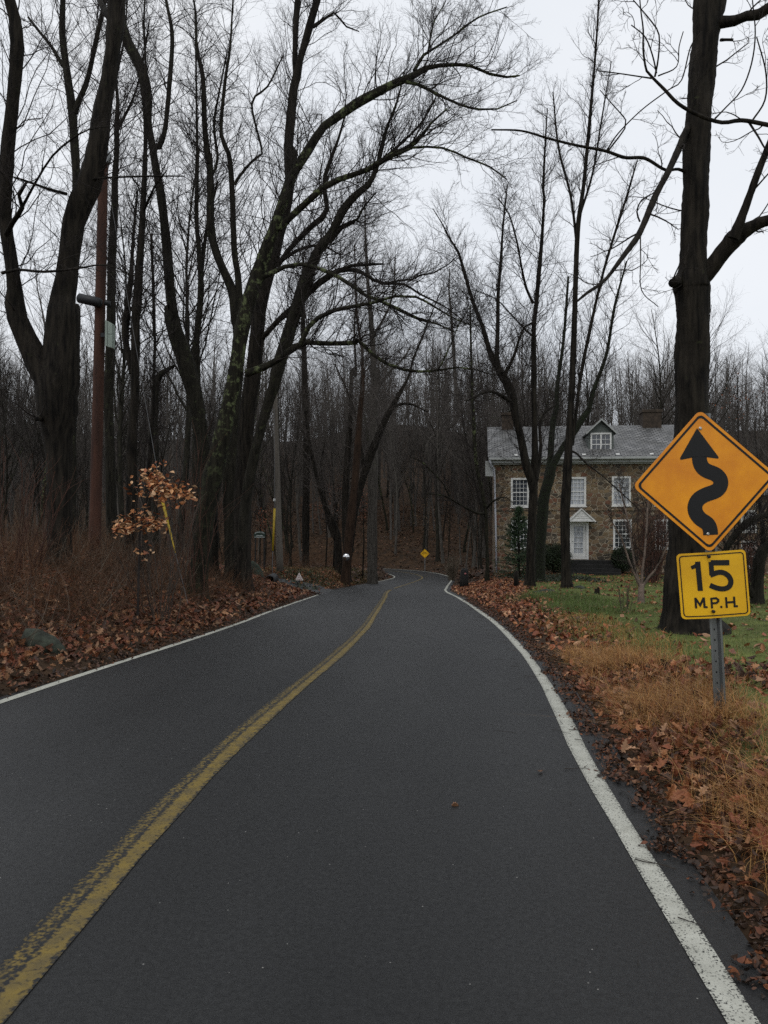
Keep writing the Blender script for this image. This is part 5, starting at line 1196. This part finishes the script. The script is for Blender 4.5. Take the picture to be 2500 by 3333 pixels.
# far yellow diamond sign
c = P(1383, 1802, 86); fsn = thing('road_sign', 'small yellow diamond sign far off where the road bends left', 'road sign', (c[0], c[1], G(c[0], c[1])))
q = MB(); q.prism(rnd_poly([(c[0], c[2] + .5), (c[0] + .5, c[2]), (c[0], c[2] - .5), (c[0] - .5, c[2])], .05), 1, c[1] - .005, c[1]); pn = q.build('panel', m_yello); under(fsn, pn)
q = MB(); ring(q, rnd_poly([(c[0], c[2] + .46), (c[0] + .46, c[2]), (c[0], c[2] - .46), (c[0] - .46, c[2])], .04), rnd_poly([(c[0], c[2] + .43), (c[0] + .43, c[2]), (c[0], c[2] - .43), (c[0] - .43, c[2])], .035), c[1] - .008, c[1] - .0055)
for zz, xs_ in ((.14, (-.16, -.06, .04, .13)), (-.01, (-.28, -.18, -.08, .03, .13, .24))):
    for x_ in xs_: q.box(c[0] + x_ - .032, c[1] - .008, c[2] + zz - .045, c[0] + x_ + .032, c[1] - .0055, c[2] + zz + .045)
sub(pn, q.build('border', m_ink)); q = MB(); q.box(c[0] - .04, c[1] + .003, G(c[0], c[1]) - .3, c[0] + .04, c[1] + .05, c[2] + .3); under(fsn, q.build('post', m_galv))
# dark green arched sign and little triangle sign
m_gsign = mat('green_sign', (.018, .035, .026), .5); m_wlet = mat('white_letter', (.5, .52, .5), .6)
c = P(845, 1740, 36.5); gs = thing('name_sign', 'dark green arched board with white lettering on posts by the drive', 'sign', (c[0], c[1], G(c[0], c[1])))
q = MB(); arch = [(c[0] - .26, c[2] - .15), (c[0] + .26, c[2] - .15), (c[0] + .26, c[2] + .05)] + [(c[0] + .26 * math.cos(t), c[2] + .05 + .10 * math.sin(t)) for t in np.linspace(.2, math.pi - .2, 9)] + [(c[0] - .26, c[2] + .05)]
q.prism(arch, 1, c[1], c[1] + .03); bo_ = q.build('board', m_gsign); under(gs, bo_)
q = MB()
for k in range(9):
    t = math.radians(150 - 15 * k); q.box(c[0] + .23 * math.cos(t) - .013, c[1] - .004, c[2] + .015 + .10 * math.sin(t) - .02, c[0] + .23 * math.cos(t) + .013, c[1] - .0005, c[2] + .015 + .10 * math.sin(t) + .02)
for zz, w_ in ((-.045, .30), (-.115, .46)):
    k_ = int(w_ / .035)
    for k in range(k_): x_ = c[0] - w_ / 2 + (k + .5) * w_ / k_; q.box(x_ - .011, c[1] - .004, c[2] + zz - .018, x_ + .011, c[1] - .0005, c[2] + zz + .018)
sub(bo_, q.build('lettering', m_wlet))
for sx_ in (-.2, .2): q = MB(); q.box(c[0] + sx_ - .03, c[1] + .032, G(c[0], c[1]) - .3, c[0] + sx_ + .03, c[1] + .09, c[2] + .03); under(gs, q.build('post', m_dark))
c = P(974, 1878, 35.5); ts = thing('yard_sign', 'little white triangular sign on the grassy bank behind the side drive', 'sign', (c[0], c[1], G(c[0], c[1])))
q = MB(); q.prism(rnd_poly([(c[0] - .19, c[2] - .15), (c[0] + .19, c[2] - .15), (c[0], c[2] + .21)], .02), 1, c[1], c[1] + .01); bo_ = q.build('board', mat('sign_white', (.62, .55, .52), .6)); under(ts, bo_)
q = MB()
for zz, w_ in ((.06, .06), (-.02, .13), (-.10, .22)):
    k_ = max(2, int(w_ / .035))
    for k in range(k_): x_ = c[0] - w_ / 2 + (k + .5) * w_ / k_; q.box(x_ - .009, c[1] - .003, c[2] + zz - .016, x_ + .009, c[1] - .0005, c[2] + zz + .016)
sub(bo_, q.build('lettering', mat('sign_red', (.16, .05, .045), .6)))
q = MB(); q.box(c[0] - .02, c[1] + .012, G(c[0], c[1]) - .2, c[0] + .02, c[1] + .04, c[2] + .05); under(ts, q.build('stake', m_dark))

# ------------------------------------------------------------------ rocks, log, culvert, stump, posts
import bmesh
def rock(name, c, sc, m, label, cat, seed, rot=0, rough=.22):
    bm = bmesh.new(); bmesh.ops.create_icosphere(bm, subdivisions=4, radius=1); rs = np.random.default_rng(seed); k1 = rs.normal(size=(7, 3)) * 1.6; ph_ = rs.random(7) * 6
    nv = rs.normal(size=(9, 3)); nv /= np.linalg.norm(nv, axis=1, keepdims=True)
    for v in bm.verts:
        p = np.array(v.co)
        for nn in nv:
            s_ = p @ nn
            if s_ > .74: p = p - nn * (s_ - .74) * .9
        f = 1 + rough * .3 * sum(math.sin(float(k1[i] @ p) * 2 + ph_[i]) for i in range(7)) / 3; v.co = Vector(p * f * np.array(sc))
    me = bpy.data.meshes.new(name); bm.to_mesh(me); bm.free(); me.materials.append(m); me.polygons.foreach_set('use_smooth', np.ones(len(me.polygons), bool))
    o = bpy.data.objects.new(name, me); C.objects.link(o); o.location = c; o.rotation_euler = (0, rot, .3); return tag(o, label, cat)
m_rock = mat('mossy_rock', (.048, .056, .040), .9, 0, (.018, .021, .016), 7, bump=.8, bscale=14); m_rockg = mat('green_rock', (.045, .062, .045), .9, 0, (.025, .034, .027), 4, bump=.8)
p = P(130, 2065, 9.6); rock('rock', (p[0], p[1], G(p[0], p[1]) + .02), (.30, .22, .17), m_rock, 'dark mossy rock half sunk in the leaves at the left picture edge', 'rock', 3, .5)
p = P(838, 1888, 31); rock('rock', (p[0], p[1], G(p[0], p[1]) + .25), (.20, .15, .5), m_rockg, 'greenish standing stone at the mouth of the side drive', 'rock', 5, -.5)
p = P(1770, 1925, 26); rock('rock', (p[0], p[1], G(p[0], p[1]) + .0), (.42, .32, .13), m_rock, 'low grey stone in the lawn between the two straight lawn trunks', 'rock', 8)
p = P(1885, 1918, 27); rock('rock', (p[0], p[1], G(p[0], p[1]) + .0), (.22, .2, .12), m_rock, 'small low stone at the right foot of the trunk before the door', 'rock', 9)
p0, p1 = P(370, 2108, 9.4), P(500, 2078, 10.6)
for q_ in (p0, p1): q_[2] = G(q_[0], q_[1]) + .05
q = MB(); k = 12; u = np.linspace(0, 1, k)[:, None]; q.tube(p0 + (p1 - p0) * u + np.c_[np.zeros(k), np.zeros(k), .02 * np.sin(u[:, 0] * 5)], .075 * (1 + .12 * np.sin(u[:, 0] * 19)) * (1 - .3 * (1 - u[:, 0])), 12)
tag(q.build('fallen_log', B_lich, smooth=True), 'short lichened log lying in leaves along the left edge line', 'log')
p = P(880, 1937, 30.2); p[2] = G(p[0], p[1]) + .02
q = MB(); th = np.linspace(0, 2*math.pi, 19)[:-1]; vs = []
for yy, r_ in ((-.25, .2), (-.25, .17), (.9, .17), (.9, .2)): vs += [(p[0] + r_ * math.cos(t), p[1] + yy, p[2] + r_ * math.sin(t)) for t in th]
q.add(vs, [(i*18+j, i*18+(j+1) % 18, ((i+1) % 4)*18+(j+1) % 18, ((i+1) % 4)*18+j) for i in range(4) for j in range(18)] + [tuple(36 + j for j in range(18))])
tag(q.build('culvert_pipe', m_plast, smooth=True), 'black drain pipe end poking out beside the side drive', 'pipe')
p = P(1943, 1942, 24); z = G(p[0], p[1]); q = MB(); q.tube([(p[0], p[1], z - .1), (p[0], p[1], z + .05), (p[0] + .01, p[1], z + .17)], [.11, .085, .075], 12); q.box(p[0] + .02, p[1] - .03, z + .16, p[0] + .07, p[1] + .03, z + .22)
tag(q.build('stump', B_dark, smooth=False), 'tiny dark stump standing alone in the lawn', 'stump')
p = P(1681, 1903, 29.5); z = G(p[0], p[1]); q = MB(); q.tube([(p[0], p[1], z - .1), (p[0] - .01, p[1], z + .3), (p[0] + .01, p[1], z + .62)], [.10, .09, .075], 10); tag(q.build('wooden_post', B_dark, smooth=True), 'short black post under the little spruce', 'post')
p = P(1511, 1884, 40); z = G(p[0], p[1]); st = thing('gate_post', 'black stubby post with a pinkish reflector by the right bend', 'post', (p[0], p[1], z))
q = MB(); q.tube([(p[0], p[1], z - .1), (p[0], p[1], z + .4), (p[0] + .02, p[1], z + .85), (p[0] + .02, p[1], z + .95)], [.24, .21, .20, .13], 12); under(st, q.build('shaft', m_dark, smooth=True))
q = MB(); cc_ = np.array([p[0] + .03, p[1] - .22, z + .72]); q.tube([cc_, cc_ + [0, -.02, 0]], [.05, .045], 12); under(st, q.build('reflector', mat('reflector_pink', (.42, .16, .16), .3)))

# ------------------------------------------------------------------ shrubs, spruce, orange sapling
m_ever = mat('evergreen', (1, 1, 1), .6, 0, (.7, .7, .7), 5, spec=.3, attr='col')
def cloud_leaves(cnt, c, rad, size, pal, m, parent, name, power=.5, keep=None, droop=0.0):
    v = norm(rng.normal(size=(cnt, 3))) * (rng.random(cnt) ** power)[:, None] * np.array(rad); q = v + np.array(c)
    if keep is not None: q = q[keep(q)]
    n_ = len(q); half = mid_half
    o = leaf_mesh(name, q[:, :2], half, size, m, 0, .9, pal, zoff=q[:, 2], fold=.3, kind=None)
    if 'kind' in o: del o['kind']
    if parent: under(parent, o)
    return o
def bush(name, px, py, D, rad, pal, label, cat='shrub', cnt=5000, size=(.05, .1), stems=True):
    c = P(px, py, D); z = G(c[0], c[1]); root = thing(name, label, cat, (c[0], c[1], z))
    for k in range(5):
        v = norm(rng.normal(size=3)) * np.array(rad) * .35; v[2] = abs(v[2]) * .5
        cloud_leaves(cnt // 5, np.array([c[0], c[1], z + rad[2] * .85]) + v, np.array(rad) * .8, size, pal, m_ever, root, 'foliage', .35, keep=lambda q: q[:, 2] > z)
    q = MB()
    for k in range(7): a = random.uniform(0, 6.28); q.tube([(c[0], c[1], z - .05), (c[0] + .3 * rad[0] * math.cos(a), c[1] + .3 * rad[1] * math.sin(a), z + rad[2] * .7), (c[0] + .7 * rad[0] * math.cos(a), c[1] + .7 * rad[1] * math.sin(a), z + rad[2] * 1.3)], [.03, .02, .008], 6)
    under(root, q.build('stem', B_dark)); return root
EV = [(.020, .034, .012), (.014, .024, .010), (.030, .046, .016), (.022, .030, .014)]
M_shr = mat('shrub_twig', (.085, .065, .05), .9, 0, (.045, .035, .028), 3)
bush('clipped_shrub', 1805, 1850, 43.4, (1.05, .8, .95), EV, 'rounded dark evergreen shrub left of the door steps', cnt=8000)
bush('clipped_shrub', 2030, 1860, 43.2, (.72, .7, .85), EV, 'rounded dark evergreen shrub right of the door steps', cnt=7000)
c = P(1689, 1868, 37); z = G(c[0], c[1]); sp_ = thing('spruce', 'small dark green spruce at the left front of the house', 'tree', (c[0], c[1], z))
top = P(1689, 1655, 37)[2]; H = top - z
q = MB(); q.tube([(c[0], c[1], z - .1), (c[0], c[1], z + H * .5), (c[0], c[1], z + H)], [.07, .05, .012], 8); under(sp_, q.build('trunk', B_dark))
nb = 150; hh = rng.random(nb) ** 1.15; az = rng.random(nb) * 6.283; LL = (1 - hh) ** .8 * 1.25 * rng.uniform(.6, 1.15, nb) + .07
p0 = np.c_[np.full(nb, c[0]), np.full(nb, c[1]), z + .18 + hh * (H - .2)]; d0 = np.c_[np.cos(az), np.sin(az), np.full(nb, -.05) + hh * .7]
pa, ra = grow(p0, d0, LL, np.full(nb, .012), np.full(nb, .004), 6, .06, np.full(nb, .03)); V, Q = tubes(pa, ra, 4)
under(sp_, mesh_np('branches', V, [Q], B_dark))
q2, d2, rl, t, pi = spawn(pa, ra, 18, .12, 1, 35, 70, -.15); Lt = .10 + .12 * rng.random(len(q2)); pn_, rn_ = grow(q2, d2, Lt, np.full(len(q2), .016), np.full(len(q2), .004), 2, .1, np.full(len(q2), -.05)); V, Q = tubes(pn_, rn_, 4)
cc = np.repeat(np.array(EV)[rng.integers(0, 4, len(q2))] * rng.uniform(1.0, 2.3, (len(q2), 1)) * np.array([.95, 1.08, 1.12]), 12, 0)
under(sp_, mesh_np('crown', V, [Q], m_ever, col=cc))
# red-twigged bush behind the reddish-footed tree
def twig_bush(name, px, py, D, n_, L, spread, m, r, label, cat='shrub'):
    c = P(px, py, D); z = G(c[0], c[1]); root = thing(name, label, cat, (c[0], c[1], z)); a = rng.random(n_) * 6.283
    p0 = np.c_[c[0] + spread * .25 * np.cos(a) * rng.random(n_), c[1] + spread * .25 * np.sin(a) * rng.random(n_), np.full(n_, z - .05)]; d = np.c_[np.cos(a) * .32 * rng.random(n_), np.sin(a) * .32 * rng.random(n_), np.ones(n_)]
    pa, ra = grow(p0, d, L * rng.uniform(.6, 1.1, n_), np.full(n_, r * 1.8), np.full(n_, r), 8, .07, np.full(n_, .02)); V, Q = tubes(pa, ra, 4); under(root, mesh_np('stem', V, [Q], m, smooth=True))
    q2, d2, rl, t, pi = spawn(pa, ra, 12, .2, 1, 18, 45, .3); pb, rb = grow(q2, d2, L * .3 * rng.uniform(.5, 1.1, len(q2)), np.full(len(q2), r * .8), np.full(len(q2), r * .4), 4, .12, np.full(len(q2), .05)); V, Q = tubes(pb, rb, 3); under(root, mesh_np('crown', V, [Q], m, smooth=True)); return root
M_redtw = mat('red_twig', (.12, .055, .04), .85, 0, (.06, .03, .022), 2)
twig_bush('red_bush', 2125, 1900, 31, 80, 3.1, 1.2, M_redtw, .006, 'reddish twiggy bush before the house, left of the big trunk')
twig_bush('red_bush', 2440, 1890, 33, 60, 2.2, 1.6, M_redtw, .006, 'reddish twiggy bush behind the dark multi-stemmed tree at right')
twig_bush('weed_clump', 1470, 1850, 62, 40, 1.9, 1.0, M_twigp, .01, 'pale dried weed clump on the right of the bend')
twig_bush('thorny_shrub', 520, 1700, 13.6, 16, 2.2, 1.2, M_shr, .005, 'pale arching bare shrub beside the lichen-covered leaner')
twig_bush('thorny_shrub', 640, 1480, 17.2, 8, 3.6, 1.4, M_twigr, .006, 'tall reddish whippy shrub just left of the lichen-covered leaner')
twig_bush('thorny_shrub', 40, 1860, 12.5, 16, 2.0, 1.6, M_twigr, .005, 'reddish twiggy shrub at the left picture edge')
twig_bush('lawn_whip', 2035, 1985, 17, 7, .75, .4, M_shr, .004, 'thin pale whips left of the reddish-footed small tree', 'shrub')
# orange-leaved sapling
D_ = 13.0; c = P(447, 1860, D_); z = G(c[0], c[1]); bs = thing('beech_sapling', 'sapling still holding orange-brown leaves left of the yellow guard', 'sapling', (c[0], c[1], z))
q = MB(); tp = P(520, 1525, D_); q.tube([(c[0], c[1], z - .1), P(455, 1740, D_), P(478, 1620, D_), tp], [.022, .018, .013, .005], 8)
for pts_ in ([(455,1715),(420,1690),(385,1705)], [(455,1712),(490,1700),(525,1725)], [(470,1650),(450,1590),(420,1580)], [(480,1615),(540,1600),(620,1590)], [(478,1620),(520,1580),(550,1540)], [(458,1780),(480,1800),(475,1820)]):
    q.tube([P(x, y, D_ - .1 * i) for i, (x, y) in enumerate(pts_)], [.008, .006, .003], 6)
under(bs, q.build('stem', M_twig))
OP = [(.56, .24, .09), (.62, .34, .16), (.44, .16, .06), (.64, .40, .22), (.30, .10, .04)]
for (x0_, y0_, x1_, y1_, n_) in ((375, 1692, 430, 1720, 70), (430, 1688, 520, 1712, 110), (470, 1700, 525, 1730, 18), (400, 1710, 420, 1740, 10), (455, 1535, 520, 1580, 70), (450, 1565, 500, 1610, 34), (500, 1560, 560, 1610, 80), (530, 1592, 628, 1624, 130), (520, 1530, 555, 1555, 10), (445, 1785, 490, 1815, 16), (455, 1655, 480, 1672, 8), (415, 1575, 435, 1592, 5), (540, 1635, 556, 1670, 6), (520, 1514, 527, 1524, 1)):
    px_ = rng.uniform(x0_, x1_, n_) + rng.normal(size=n_) * 15; py_ = rng.uniform(y0_, y1_, n_) + rng.normal(size=n_) * 15; Dd = D_ + rng.normal(size=n_) * .2
    pts_ = np.array([P(a, b_, d) for a, b_, d in zip(px_, py_, Dd)])
    o = leaf_mesh('foliage', pts_[:, :2], mid_half, (.065, .115), m_leaf, 0, .5, OP, zoff=pts_[:, 2], kind=None)
    if 'kind' in o: del o['kind']
    under(bs, o)
# brown leaves still hanging on small trees in the wood by the bend
for px, py, D, rad, n_ in ((1085, 1590, 52, (.9, .6, .6), 90), (1180, 1640, 53, (1.0, .6, 1.6), 260), (1060, 1660, 54, (1.3, .6, 1.0), 160), (860, 1690, 42, (.6, .4, .7), 110), (1390, 1690, 95, (2.0, 1, 2.0), 160), (2400, 1300, 40, (1.4, 1, 1.4), 60)):
    c = P(px, py, D); z = G(c[0], c[1])
    lb = {1085: 'clinging rust-red leaves highest in the clump by the bend', 1180: 'young tree with rust-red leaves right behind the mirror trunk', 1060: 'young tree with rust-red leaves left behind the mirror trunk', 860: 'young tree with rust-red leaves behind the green arched board', 1390: 'young tree with tan leaves on the slope above the small yellow diamond', 2400: 'young tree with a few red leaves right of the big lawn trunk'}[px]
    root = thing('young_tree', lb, 'sapling', (c[0], c[1], z)); q = MB(); q.tube([(c[0], c[1], z - .1), (c[0] + .1, c[1], (z + c[2]) / 2), (c[0], c[1], c[2] + rad[2] * .8)], [.06, .045, .012], 7)
    for k in range(12): a = random.uniform(0, 6.28); zz = c[2] + rad[2] * random.uniform(-.9, .5); q.tube([(c[0], c[1], zz), (c[0] + rad[0] * .5 * math.cos(a), c[1] + rad[1] * .5 * math.sin(a), zz + .25), (c[0] + rad[0] * .95 * math.cos(a), c[1] + rad[1] * math.sin(a), zz + .4)], [.015, .01, .004], 5)
    under(root, q.build('stem', B_dark)); cloud_leaves(n_, c, rad, (.07, .13), [(.22, .07, .03), (.28, .10, .045), (.16, .055, .028)] if px != 1390 else [(.32, .2, .1), (.25, .14, .07)], m_leaf, root, 'foliage')
# ivy leaves on the ivy-wrapped trunk's ground and green ground cover by the drive
A = pts_where(5000, -14, -1.5, 34, 40, lambda x, y: (dist_e(x, y)[1] < 0) * (dist_e(x, y)[0] > .3) * smooth(np.sin(x * 1.3) + .6)); leaf_mesh('ground_ivy', A, mid_half, (.05, .12), m_ever, .1, .6, [(.03, .045, .018), (.04, .055, .022), (.055, .06, .025)])
A = pts_where(5000, 5.2, 13, 33, 42, lambda x, y: smooth(np.sin(x * .9 + 1) + .5)); leaf_mesh('ground_ivy', A, mid_half, (.05, .12), m_ever, .12, .6, [(.022, .034, .016), (.03, .042, .02), (.04, .045, .025)])
